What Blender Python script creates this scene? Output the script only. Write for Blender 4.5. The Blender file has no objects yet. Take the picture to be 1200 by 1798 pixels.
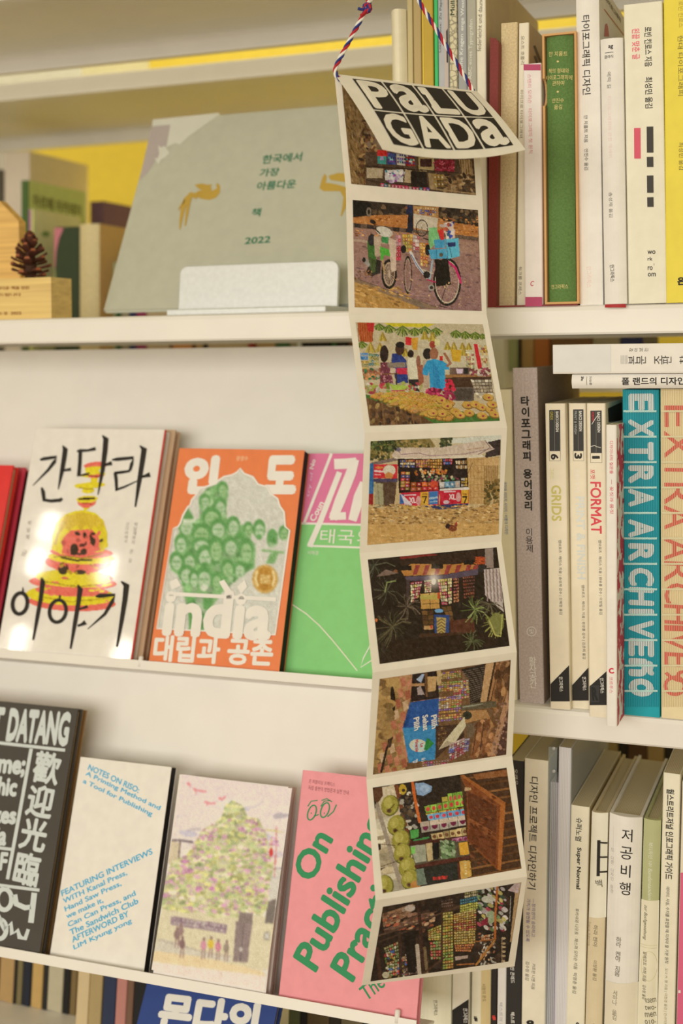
import bpy, bmesh, math, random
import numpy as np
from mathutils import Vector, Matrix

# ------------------------------------------------------------------ scene, camera, light, exposure
C = bpy.context.scene
COL = C.collection
Z0 = 1.25                                   # height of the lens above the floor
FPX, PX0, PY0 = 2310.0, 600.0, 640.0        # focal length and principal point in pixels of the 1200x1798 frame
YAW, PITCH, ROLL = math.radians(20.93), math.radians(0.43), math.radians(-0.676)
_f = Vector((-math.sin(YAW)*math.cos(PITCH), math.cos(YAW)*math.cos(PITCH), -math.sin(PITCH)))
_r = Vector((math.cos(YAW), math.sin(YAW), 0)); _u = _r.cross(_f)
RIGHT = math.cos(ROLL)*_r + math.sin(ROLL)*_u
UP = -math.sin(ROLL)*_r + math.cos(ROLL)*_u
FWD = _f
CAM = Vector((0, 0, Z0))
cd = bpy.data.cameras.new('camera'); cam = bpy.data.objects.new('camera', cd); COL.objects.link(cam)
cam.matrix_world = Matrix(((RIGHT.x, UP.x, -FWD.x, CAM.x), (RIGHT.y, UP.y, -FWD.y, CAM.y), (RIGHT.z, UP.z, -FWD.z, CAM.z), (0, 0, 0, 1)))
cd.sensor_fit = 'VERTICAL'; cd.sensor_height = 36.0; cd.sensor_width = 24.0
cd.lens = FPX/1798*36.0
cd.shift_y = -(899-PY0)/1798
cd.clip_start = 0.05; cd.clip_end = 30
cd.dof.use_dof = True; cd.dof.focus_distance = 0.96; cd.dof.aperture_fstop = 5.0
C.camera = cam
C.view_settings.view_transform = 'Standard'; C.view_settings.look = 'None'; C.view_settings.gamma = 1.0
C.view_settings.use_curve_mapping = False
C.view_settings.exposure = -0.2

w = bpy.data.worlds.new('room_light'); C.world = w; w.use_nodes = True
w.node_tree.nodes['Background'].inputs[0].default_value = (1.0, 0.75, 0.34, 1)
w.node_tree.nodes['Background'].inputs[1].default_value = 0.37

def lamp(name, loc, target, size, power, col, spread=None, shape='RECTANGLE'):
    ld = bpy.data.lights.new(name, 'AREA'); ld.shape = shape; ld.size = size[0]
    if shape == 'RECTANGLE': ld.size_y = size[1]
    ld.energy = power; ld.color = col
    if spread: ld.spread = spread
    o = bpy.data.objects.new(name, ld); COL.objects.link(o); o.location = loc
    o.rotation_euler = (Vector(target)-Vector(loc)).to_track_quat('-Z', 'Y').to_euler()
    return o
WARM = (1.0, 0.925, 0.79)
lamp('front_key_light', (-0.45, -2.1, 1.48), (-0.35, 1.05, 1.12), (2.8, 1.0), 65, WARM)  # unseen area lamp added as the soft frontal key light
lamp('ceiling_panel_lamp', (0.2, -0.9, 2.75), (-0.3, 1.1, 1.15), (2.0, 1.2), 5, WARM)
lamp('aisle_ceiling_lamp', (-0.6, 1.99, 2.7), (-0.7, 2.2, 1.3), (2.4, 0.25), 22, (1.0, 0.90, 0.62))
for _p in ((-2.044, -.817, 2.106), (-2.066, -.848, 2.016), (-2.086, -.923, 1.814), (-1.885, -.914, 2.035), (-1.819, -1.021, 1.839)):
    lamp('cover_highlight_lamp', _p, (-0.6, 1.0, 1.05), (0.035, 0.075), 0.35, (1.0, 0.93, 0.8))  # small unseen lamps added to give the glossy white cover its highlights

# ------------------------------------------------------------------ pixel <-> place
def ray(px, py):
    return RIGHT*((px-PX0)/FPX) - UP*((py-PY0)/FPX) + FWD
def at(px, py, Y):
    d = ray(px, py); return CAM + d*(Y/d.y)
def hit(px, py, p0, n):
    d = ray(px, py); return CAM + d*((p0-CAM).dot(n)/d.dot(n))
def proj(p):
    v = p-CAM; z = v.dot(FWD)
    return PX0+FPX*v.dot(RIGHT)/z, PY0-FPX*v.dot(UP)/z
def depth_of(p):
    return (p-CAM).dot(FWD)

# ------------------------------------------------------------------ colour and materials
ILL = np.array([0.84, 0.725, 0.555])          # what the room's light makes of white paper (linear)
def lin(c):
    c = np.asarray(c, float)/255.0
    return np.where(c <= 0.04045, c/12.92, ((c+0.055)/1.055)**2.4)
def paint(c):
    return np.clip(lin(c)/ILL, 0.004, 0.92)
_mats = {}
def mat(rgb, rough=0.6, kind='plain', spec=0.35, metal=0.0, raw=False):
    key = (tuple(rgb), rough, kind, spec, metal, raw)
    if key in _mats: return _mats[key]
    base = tuple(float(x) for x in (np.asarray(rgb, float) if raw else paint(rgb)))
    m = bpy.data.materials.new(kind); m.use_nodes = True
    nt = m.node_tree; N = nt.nodes; L = nt.links; b = N['Principled BSDF']
    b.inputs['Base Color'].default_value = (*base, 1); b.inputs['Roughness'].default_value = rough
    b.inputs['Specular IOR Level'].default_value = spec; b.inputs['Metallic'].default_value = metal
    def node(t, **kw):
        n = N.new(t)
        for k, v in kw.items(): setattr(n, k, v)
        return n
    tc = node('ShaderNodeTexCoord')
    def ramp2(fac, a, c, lo=0.0, hi=1.0):
        r = node('ShaderNodeValToRGB'); r.color_ramp.elements[0].color = (*a, 1); r.color_ramp.elements[1].color = (*c, 1)
        r.color_ramp.elements[0].position = lo; r.color_ramp.elements[1].position = hi
        L.new(fac, r.inputs[0]); return r.outputs[0]
    sc = lambda k: tuple(min(0.95, x*k) for x in base)
    if kind in ('plain', 'paper', 'cloth', 'steel', 'brushed'):
        n = node('ShaderNodeTexNoise'); L.new(tc.outputs['Object'], n.inputs['Vector'])
        S = {'plain': 60, 'paper': 90, 'cloth': 700, 'steel': 25, 'brushed': 250}[kind]
        n.inputs['Scale'].default_value = S; n.inputs['Detail'].default_value = 4
        a = {'plain': .03, 'paper': .035, 'cloth': .16, 'steel': .02, 'brushed': .04}[kind]
        L.new(ramp2(n.outputs[0], sc(1-a), sc(1+a), .3, .7), b.inputs['Base Color'])
        bump = node('ShaderNodeBump'); bump.inputs['Strength'].default_value = {'plain': .03, 'paper': .05, 'cloth': .35, 'steel': .02, 'brushed': .03}[kind]
        bump.inputs['Distance'].default_value = 0.0005
        L.new(n.outputs[0], bump.inputs['Height']); L.new(bump.outputs[0], b.inputs['Normal'])
    elif kind == 'pages':
        wv = node('ShaderNodeTexWave', wave_type='BANDS', bands_direction='X'); L.new(tc.outputs['Object'], wv.inputs['Vector'])
        wv.inputs['Scale'].default_value = 260; wv.inputs['Distortion'].default_value = 1.2; wv.inputs['Detail'].default_value = 2
        L.new(ramp2(wv.outputs[0], sc(.8), sc(1.05)), b.inputs['Base Color'])
    elif kind == 'wood':
        mp = node('ShaderNodeMapping'); mp.inputs['Scale'].default_value = (8, 60, 260); L.new(tc.outputs['Object'], mp.inputs['Vector'])
        n = node('ShaderNodeTexNoise'); n.inputs['Scale'].default_value = 1.0; n.inputs['Detail'].default_value = 6
        L.new(mp.outputs[0], n.inputs['Vector'])
        L.new(ramp2(n.outputs[0], sc(.78), sc(1.12), .3, .72), b.inputs['Base Color'])
    elif kind == 'speck':                       # red flower print on white
        n = node('ShaderNodeTexNoise'); n.inputs['Scale'].default_value = 95; n.inputs['Detail'].default_value = 3
        L.new(tc.outputs['Object'], n.inputs['Vector'])
        L.new(ramp2(n.outputs[0], base, tuple(paint((232, 214, 190))), .50, .53), b.inputs['Base Color'])
    elif kind == 'lace':                        # thin dark veins on pale paper
        v = node('ShaderNodeTexVoronoi', feature='DISTANCE_TO_EDGE'); v.inputs['Scale'].default_value = 240
        L.new(tc.outputs['Object'], v.inputs['Vector'])
        L.new(ramp2(v.outputs[0], sc(.45), base, .02, .12), b.inputs['Base Color'])
    elif kind == 'attr':
        a = node('ShaderNodeAttribute', attribute_name='Col'); L.new(a.outputs['Color'], b.inputs['Base Color'])
    elif kind == 'film':
        b.inputs['Transmission Weight'].default_value = 0.0
        tr = node('ShaderNodeBsdfTransparent'); tr.inputs[0].default_value = (.93, .93, .93, 1)
        mx = node('ShaderNodeMixShader'); mx.inputs[0].default_value = 0.16
        L.new(tr.outputs[0], mx.inputs[1]); L.new(b.outputs[0], mx.inputs[2]); L.new(mx.outputs[0], N['Material Output'].inputs[0])
    _mats[key] = m
    return m
INK = (38, 32, 26)

# ------------------------------------------------------------------ object helpers
def tag(o, label=None, cat=None, group=None, kind=None):
    for k, v in (('label', label), ('category', cat), ('group', group), ('kind', kind)):
        if v: o[k] = v
    return o
def empty(name, M):
    o = bpy.data.objects.new(name, None); o.empty_display_size = 0.02; COL.objects.link(o)
    o.matrix_world = M
    return o
def world_of(o):
    return (world_of(o.parent) if o.parent else Matrix.Identity(4)) @ o.matrix_basis
class MB:
    """collects faces in world space; build() links them as one mesh object"""
    def __init__(s): s.v = []; s.f = []; s.m = []; s.mats = []
    def mi(s, m):
        if m not in s.mats: s.mats.append(m)
        return s.mats.index(m)
    def add(s, vs, fs, m):
        k = len(s.v); i = s.mi(m); s.v += [tuple(v) for v in vs]
        for f in fs: s.f.append(tuple(k+a for a in f)); s.m.append(i)
    def box(s, a, b, m, M=None):
        a, b = Vector(a), Vector(b)
        vs = [Vector((x, y, z)) for x in (a.x, b.x) for y in (a.y, b.y) for z in (a.z, b.z)]
        if M: vs = [M @ v for v in vs]
        s.add(vs, [(0, 1, 3, 2), (4, 6, 7, 5), (0, 4, 5, 1), (2, 3, 7, 6), (0, 2, 6, 4), (1, 5, 7, 3)], m)
    def prism(s, pts, e0, e1, m, M=None, axes='yz>x'):
        """closed polygon pts (two coords) swept along the third axis from e0 to e1"""
        def P(p, e):
            v = Vector((e, p[0], p[1])) if axes == 'yz>x' else (Vector((p[0], p[1], e)) if axes == 'xy>z' else Vector((p[0], e, p[1])))
            return M @ v if M else v
        n = len(pts); vs = [P(p, e0) for p in pts]+[P(p, e1) for p in pts]
        fs = [(i, (i+1) % n, n+(i+1) % n, n+i) for i in range(n)]
        s.add(vs, fs+[tuple(range(n))[::-1], tuple(range(n, 2*n))], m)
    def tube(s, pts, r, m, n=8, close=False):
        P = [Vector(p) for p in pts]; R = r if hasattr(r, '__len__') else [r]*len(P); vs = []
        prev = None
        for i, p in enumerate(P):
            t = (P[min(i+1, len(P)-1)]-P[max(i-1, 0)]).normalized()
            if prev is None:
                prev = t.cross(Vector((0, 0, 1)) if abs(t.z) < .9 else Vector((1, 0, 0))).normalized()
            a = (prev-t*prev.dot(t)).normalized(); b = t.cross(a); prev = a
            vs += [p+(a*math.cos(2*math.pi*k/n)+b*math.sin(2*math.pi*k/n))*R[i] for k in range(n)]
        fs = [(i*n+k, i*n+(k+1) % n, (i+1)*n+(k+1) % n, (i+1)*n+k) for i in range(len(P)-1) for k in range(n)]
        fs += [tuple(range(n))[::-1], tuple(range((len(P)-1)*n, len(P)*n))]
        s.add(vs, fs, m)
    def build(s, name, parent=None, smooth=False, bevel=0):
        me = bpy.data.meshes.new(name)
        W = world_of(parent).inverted() if parent else None
        vs = [W @ Vector(v) for v in s.v] if W else s.v
        me.from_pydata([tuple(v) for v in vs], [], s.f)
        for m in s.mats: me.materials.append(m)
        me.polygons.foreach_set('material_index', s.m)
        if smooth: me.polygons.foreach_set('use_smooth', [True]*len(me.polygons))
        me.update()
        o = bpy.data.objects.new(name, me); COL.objects.link(o)
        if parent: o.parent = parent
        if bevel:
            bm = o.modifiers.new('soft', 'BEVEL'); bm.width = bevel; bm.segments = 2; bm.limit_method = 'ANGLE'
        return o

# ------------------------------------------------------------------ lettering
_tx = {}
def glyphs(body, bold=0.0, shear=0.0, cut=None):
    """outlines filled as faces; bold lays shifted copies over one another; cut = (axis, n) slices the faces so they can follow a curve"""
    key = (body, bold, shear, cut)
    if key not in _tx:
        c = bpy.data.curves.new('text', 'FONT'); c.body = body; c.shear = shear; c.resolution_u = 3
        o = bpy.data.objects.new('text', c); me = bpy.data.meshes.new_from_object(o)
        if cut and len(me.vertices):
            bm = bmesh.new(); bm.from_mesh(me); co = [v.co[cut[0]] for v in bm.verts]; lo, hi = min(co), max(co)
            for i in range(1, cut[1]):
                pl = Vector((0, 0, 0)); pl[cut[0]] = lo+(hi-lo)*i/cut[1]; no = Vector((0, 0, 0)); no[cut[0]] = 1
                bmesh.ops.bisect_plane(bm, geom=bm.verts[:]+bm.edges[:]+bm.faces[:], plane_co=pl, plane_no=no)
            bm.to_mesh(me); bm.free()
        v = np.zeros(len(me.vertices)*3); me.vertices.foreach_get('co', v); v = v.reshape(-1, 3)
        f = [tuple(p.vertices) for p in me.polygons]; v[:, 2] = 0
        if bold and len(v):
            n = len(v); K = 8; vs, fs = [v], list(f)
            for k in range(K):
                a = 2*math.pi*k/K; vs.append(v+np.array((bold*math.cos(a), bold*math.sin(a), -(k+1)*2e-6)))
                fs += [tuple(x+n*(k+1) for x in q) for q in f]
            v, f = np.concatenate(vs), fs
        bpy.data.objects.remove(o); bpy.data.curves.remove(c); bpy.data.meshes.remove(me)
        _tx[key] = (v, f)
    return _tx[key]
class Surf:
    """a face of a thing that carries print: a plane (p0, n) plus an optional bulge, and the mesh the print goes into"""
    def __init__(s, p0, n, mb, lift=0.00025, shape=None):
        s.p0, s.n, s.mb, s.lift, s.shape, s.curved = p0, n.normalized(), mb, lift, shape, False
    def on(s, px, py): return hit(px, py, s.p0, s.n)
    def out(s, p, up=0.0):
        q = s.shape(p) if s.shape else p
        return q + s.n*(s.lift+up)
    def text(s, body, p0, p1, h, rgb, bold=0.0, shear=0.0, base=False, up=0.0, rough=0.6):
        A, B = s.on(*p0), s.on(*p1); e1 = B-A; Ln = e1.length; e1.normalize(); e2 = s.n.cross(e1)
        H = h*depth_of((A+B)/2)/FPX
        v, f = glyphs(body, bold, shear, (1, 7) if s.shape and s.curved else None)
        if not len(v): return
        lo, hi = v.min(0), v.max(0)
        sx = Ln/max(hi[0]-lo[0], 1e-6)
        if base: sy = H/0.70; yo = 0.0
        else: sy = H/max(hi[1]-lo[1], 1e-6); yo = (lo[1]+hi[1])/2
        vs = [s.out(A+e1*((x-lo[0])*sx)+e2*((y-yo)*sy), up+z) for x, y, z in v]
        s.mb.add(vs, f, mat(rgb, rough))
    def stack(s, body, p0, p1, size, rgb, bold=0.0, lying=False, up=0.0):
        """letters set one under another from p0 to p1 (their centres); lying: the book lies on its side"""
        A, B = s.on(*p0), s.on(*p1); n = len(body); dirn = (B-A).normalized()
        e2 = -dirn; e1 = e2.cross(s.n)
        H = size*depth_of(A)/FPX
        for i, ch in enumerate(body):
            if ch == ' ': continue
            c = A.lerp(B, i/max(1, n-1)); v, f = glyphs(ch, bold, 0.0, (0, 8) if s.shape and s.curved else None)
            lo, hi = v.min(0), v.max(0); k = H/max(hi[0]-lo[0], hi[1]-lo[1], .6); m = (lo+hi)/2
            s.mb.add([s.out(c+e1*((x-m[0])*k)+e2*((y-m[1])*k), up+z) for x, y, z in v], f, mat(rgb))
    def poly(s, pts, rgb, up=0.0, rough=0.6, m=None):
        vs = [s.out(s.on(*p), up) for p in pts]; s.mb.add(vs, [tuple(range(len(vs)))], m or mat(rgb, rough))
    def patch(s, tl, tr, br, bl, rgb, nx=14, up=0.0, m=None):
        a, b, c, d = (s.on(*p) for p in (tl, tr, br, bl)); vs = []
        for j in range(2):
            for i in range(nx+1):
                t = i/nx; vs.append(s.out((a if j == 0 else d).lerp(b if j == 0 else c, t), up))
        s.mb.add(vs, [(i, i+1, nx+2+i, nx+1+i) for i in range(nx)], m or mat(rgb))
    def stroke(s, pts, rgb, up=0.0, w=None):
        """a line through pixel points (x, y[, width])"""
        P = [(p[0], p[1], p[2] if len(p) > 2 else w) for p in pts]
        if s.curved: P = [tuple(a+(b-a)*i/8 for a, b in zip(P[j], P[j+1])) for j in range(len(P)-1) for i in range(8)]+[P[-1]]
        Ls, Rs = [], []
        for i, (x, y, ww) in enumerate(P):
            x0, y0, _ = P[max(0, i-1)]; x1, y1, _ = P[min(len(P)-1, i+1)]
            dx, dy = x1-x0, y1-y0; l = math.hypot(dx, dy) or 1
            Ls.append((x-dy/l*ww/2, y+dx/l*ww/2)); Rs.append((x+dy/l*ww/2, y-dx/l*ww/2))
        vs = [s.out(s.on(*p), up) for p in Ls+Rs]; n = len(P)
        s.mb.add(vs, [(i, i+1, n+i+1, n+i) for i in range(n-1)], mat(rgb))
    def ring(s, cx, cy, rx, ry, w, rgb, up=0.0, ang=0.0, n=28):
        ca, sa = math.cos(ang), math.sin(ang)
        pts = [(cx+rx*math.cos(t)*ca-ry*math.sin(t)*sa, cy+rx*math.cos(t)*sa+ry*math.sin(t)*ca, w) for t in [2*math.pi*i/n for i in range(n+1)]]
        s.stroke(pts, rgb, up)
    def disc(s, cx, cy, rx, ry, rgb, up=0.0, n=28):
        s.poly([(cx+rx*math.cos(2*math.pi*i/n), cy+ry*math.sin(2*math.pi*i/n)) for i in range(n)], rgb, up)

# ------------------------------------------------------------------ a small painter for printed pictures
class Paint:
    """colours at sample points; X, Y are the samples' places in the units the picture was measured in"""
    def __init__(s, X, Y, bg, seed=1):
        s.X, s.Y = X, Y; s.c = np.ones(X.shape+(3,))*np.asarray(bg, float); s.a = np.ones(X.shape, bool); s.r = np.random.RandomState(seed)
    def inside(s, pts):
        X, Y = s.X, s.Y; m = np.zeros(X.shape, bool); n = len(pts); j = n-1
        for i in range(n):
            xi, yi = pts[i]; xj, yj = pts[j]
            if yi != yj:
                m ^= ((yi > Y) != (yj > Y)) & (X < (xj-xi)*(Y-yi)/(yj-yi)+xi)
            j = i
        return m
    def put(s, m, col, jit=0):
        s.c[m] = np.asarray(col, float)+(s.r.normal(0, jit, (int(m.sum()), 1)) if jit else 0)
    def poly(s, pts, col, jit=0): s.put(s.inside(pts), col, jit)
    def rect(s, x0, y0, x1, y1, col, jit=0): s.put((s.X > x0) & (s.X < x1) & (s.Y > y0) & (s.Y < y1), col, jit)
    def em(s, cx, cy, rx, ry, ang=0):
        a = math.radians(ang); dx, dy = s.X-cx, s.Y-cy
        return ((dx*math.cos(a)+dy*math.sin(a))/rx)**2+((-dx*math.sin(a)+dy*math.cos(a))/ry)**2
    def ell(s, cx, cy, rx, ry, col, ang=0, jit=0): s.put(s.em(cx, cy, rx, ry, ang) < 1, col, jit)
    def ring(s, cx, cy, rx, ry, w, col, ang=0):
        e = np.sqrt(s.em(cx, cy, rx, ry, ang)); s.put(np.abs(e-1) < w/max(rx, ry), col)
    def line(s, pts, w, col, jit=0):
        for (x0, y0), (x1, y1) in zip(pts[:-1], pts[1:]):
            dx, dy = x1-x0, y1-y0; l2 = dx*dx+dy*dy or 1
            t = np.clip(((s.X-x0)*dx+(s.Y-y0)*dy)/l2, 0, 1)
            s.put((s.X-x0-t*dx)**2+(s.Y-y0-t*dy)**2 < (w/2)**2, col, jit)
    def grad(s, m, c0, c1, y0, y1):
        t = np.clip((s.Y-y0)/(y1-y0), 0, 1)[..., None]; g = np.asarray(c0, float)*(1-t)+np.asarray(c1, float)*t; s.c[m] = g[m]
    def blobs(s, box, n, r, cols, asp=1.0, ang=None, mask=None):
        x0, y0, x1, y1 = box
        for _ in range(n):
            cx, cy = s.r.uniform(x0, x1), s.r.uniform(y0, y1); q = s.r.uniform(.5, 1)*r
            m = s.em(cx, cy, q, q*asp, s.r.uniform(0, 180) if ang is None else ang+s.r.uniform(-15, 15)) < 1
            if mask is not None: m &= mask
            s.put(m, np.asarray(cols[s.r.randint(len(cols))], float)*s.r.uniform(.8, 1.12))
    def packs(s, q, nx, ny, cols, gap=.12, mark=True):
        """rows of small packets in the quad q = tl, tr, br, bl"""
        (ax, ay), (bx, by), (cx, cy), (dx, dy) = q
        def P(u, v):
            return ((ax*(1-u)+bx*u)*(1-v)+(dx*(1-u)+cx*u)*v, (ay*(1-u)+by*u)*(1-v)+(dy*(1-u)+cy*u)*v)
        for j in range(ny):
            row = cols[s.r.randint(len(cols))]
            for i in range(nx):
                col = np.asarray(cols[s.r.randint(len(cols))] if s.r.rand() < .45 else row, float)*s.r.uniform(.75, 1.1)
                u0, u1, v0, v1 = (i+gap*.5)/nx, (i+1-gap*.5)/nx, (j+gap*.5)/ny, (j+1-gap)/ny
                s.poly([P(u0, v0), P(u1, v0), P(u1, v1), P(u0, v1)], col)
                if mark:
                    k = np.asarray(cols[s.r.randint(len(cols))], float)
                    s.poly([P(u0+.3/nx, v0+.25/ny), P(u1-.3/nx, v0+.3/ny), P(u1-.25/nx, v1-.3/ny), P(u0+.25/nx, v1-.25/ny)], k*.5+110)
    def noise(s, amt=8, coarse=10, seed=3):
        s.c += s.r.normal(0, amt, s.X.shape)[..., None]
        h, w_ = s.X.shape; g = np.kron(s.r.normal(0, coarse, (h//4+3, w_//4+3)), np.ones((4, 4))); g = (g[:-4, :-4]+g[2:-2, 1:-3]+g[1:-3, 3:-1]+g[4:, 2:-2])/4; s.c += g[:h, :w_, None]
    def blur(s, k=1, n=1):
        for _ in range(n):
            for ax in (0, 1):
                pad = [(k, k) if i == ax else (0, 0) for i in range(3)]; q = np.pad(s.c, pad, mode='edge'); L_ = s.c.shape[ax]
                s.c = sum(np.take(q, range(j, j+L_), axis=ax) for j in range(2*k+1))/(2*k+1)
    def colours(s):
        return np.clip(lin(np.clip(s.c, 6, 250))/ILL, 0.003, 0.92)
def picture(name, grid, cols, mask, parent, rough=0.45, spec=0.35):
    """grid (h, w, 3) of world points and a colour for each: one printed sheet as a mesh"""
    h, w_ = grid.shape[:2]
    W = np.array(world_of(parent).inverted()); pts = grid.reshape(-1, 3) @ W[:3, :3].T + W[:3, 3]
    i = np.arange(h*w_).reshape(h, w_)
    q = np.stack([i[:-1, :-1], i[1:, :-1], i[1:, 1:], i[:-1, 1:]], -1).reshape(-1, 4)
    if mask is not None: q = q[mask.reshape(-1)[q].all(1)]
    used = np.unique(q); re = np.zeros(h*w_, int); re[used] = np.arange(len(used)); q = re[q]; pts = pts[used]; cc = cols.reshape(-1, 3)[used]
    me = bpy.data.meshes.new(name); me.from_pydata(pts.tolist(), [], q.tolist())
    at_ = me.color_attributes.new('Col', 'FLOAT_COLOR', 'POINT'); at_.data.foreach_set('color', np.c_[cc, np.ones(len(cc))].astype(np.float32).ravel())
    me.materials.append(mat((255, 255, 255), rough, 'attr', spec)); me.update()
    o = bpy.data.objects.new(name, me); COL.objects.link(o); o.parent = parent
    return o
# ------------------------------------------------------------------ the room and the shelving
IVORY = mat((240, 227, 192), .42, 'steel', .4)
def flat(name, a, b, m):
    mb = MB(); mb.box(a, b, m); o = mb.build(name); tag(o, kind='structure'); return o
flat('floor', (-3.0, -2.6, -0.05), (2.4, 2.35, 0.0), mat((150, 120, 85), .5, 'wood'))
flat('wall_back', (-3.0, 2.25, 0.0), (2.4, 2.35, 3.0), mat((226, 192, 66), .7, 'paper'))

def board(parent, x0, x1, yf, yr, z, name='shelf_board'):
    h, t = .022, .0016
    pr = [(yf+.0012, z-h), (yf, z-h+.0015), (yf, z-.004), (yf+.0012, z-.0012), (yf+.004, z), (yr-.004, z), (yr-.0012, z-.0012), (yr, z-.004), (yr, z-h),
          (yr-.010, z-h), (yr-.010, z-h+t), (yr-t, z-h+t), (yr-t, z-.005), (yr-.005, z-t), (yf+.005, z-t), (yf+t, z-.005), (yf+t, z-h+t), (yf+.014, z-h+t), (yf+.014, z-h)]
    mb = MB(); mb.prism(pr, x0, x1, IVORY); return mb.build(name, parent)
S1, S2, S3R, S3L, S0 = Z0+.035, Z0-.270, Z0-.600, Z0-.640, Z0+.340      # tops of the boards
XL, XR = -1.30, 0.62
shelf = empty('bookshelf', Matrix.Translation((-0.3, 1.1, 0)))
tag(shelf, 'ivory steel bookshelf holding the books, nearest of the two shelving units', 'bookshelf')
board(shelf, XL, XR, .985, 1.250, S0)
board(shelf, XL, XR, .985, 1.250, S1)
board(shelf, -.288, XR, .985, 1.250, S2)
board(shelf, -.345, XR, .985, 1.250, S3R)
board(shelf, XL, -.350, .82, 1.250, S3L)
board(shelf, XL, XR, .985, 1.250, .12)
def post(parent, x, y, sx, sy, z1, m=IVORY):
    mb = MB(); mb.box((x-sx/2, y-sy/2, 0), (x+sx/2, y+sy/2, z1), m); return mb.build('upright', parent, bevel=.002)
for x in (XL+.02, XR-.02): post(shelf, x, 1.27, .04, .03, 2.2)
rear = empty('bookshelf', Matrix.Translation((-0.4, 1.5, 0)))
tag(rear, 'ivory steel bookshelf standing behind the front unit, before the yellow wall', 'bookshelf')
R1Z = Z0-.02
board(rear, -1.7, .5, 1.370, 1.715, S0)
board(rear, -1.7, .5, 1.370, 1.715, R1Z)
board(rear, -1.7, .5, 1.370, 1.715, Z0-.56)
xp = at(12, 250, 1.73).x
for x in (xp, -1.66, .46): post(rear, x, 1.735, .03, .03, 2.2)
post(rear, at(879, 640, 1.345).x, 1.345, .0135, .02, S0-.03, mat((222, 214, 190), .4, 'steel'))

# the sloping display panel of the near bay with its two ledges
TH = math.radians(18.7); NP = Vector((0, -math.cos(TH), math.sin(TH))); SP = Vector((0, math.sin(TH), math.cos(TH)))
PC = Vector((0, 1.07, Z0))                     # the plane of the covers that face out
PP = PC - NP*.042                              # the face of the panel behind them
def on_slope(P, z):                            # point of a sloping plane at height z
    return P + SP*((z-P.z)/SP.z)
rack = empty('display_rack', Matrix.Translation((-.6, 1.05, Z0-.5)))
tag(rack, 'ivory sloping display rack with two ledges of face-out books under the shelf', 'display rack')
XP = -.305
def ledge(px0, px1, xend):
    lip = hit(*px0, PC+NP*.004, NP); lip2 = hit(*px1, PC+NP*.004, NP)
    z = (lip.z+lip2.z)/2; c = on_slope(PC+NP*.004, z)        # top edge of the lip
    mb = MB(); d = .047
    b0 = c - SP*.006                                          # foot of the lip
    pts = [c, c+NP*.0016, b0+NP*.0016-SP*.0016, b0-NP*d-SP*.0016, b0-NP*d, b0]
    mb.prism([(p.y, p.z) for p in pts], XL+.05, xend, IVORY)
    mb.build('ledge', rack)
    return b0
L1 = ledge((0, 1141), (653, 1191), XP)
L2 = ledge((0, 1662), (729, 1790), at(732, 1790, L1.y-.075).x)
mb = MB()
top, bot = on_slope(PP, Z0+.0078), on_slope(PP, (L2-NP*.047).z-.001)
mb.prism([(top.y, top.z), (top.y+.003, top.z), (bot.y+.003, bot.z), (bot.y, bot.z)], XL+.05, XP, IVORY)
mb.build('panel', rack)
for px, py, b0 in ((247, 1163, L1), (698, 1786, L2)):
    p = hit(px, py, PC+NP*.004, NP); mb = MB()
    mb.tube([p-SP*.004, p+SP*.0045, p+SP*.0052], [.0021, .0021, .0012], IVORY, 12); mb.build('peg', rack, True)
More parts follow.
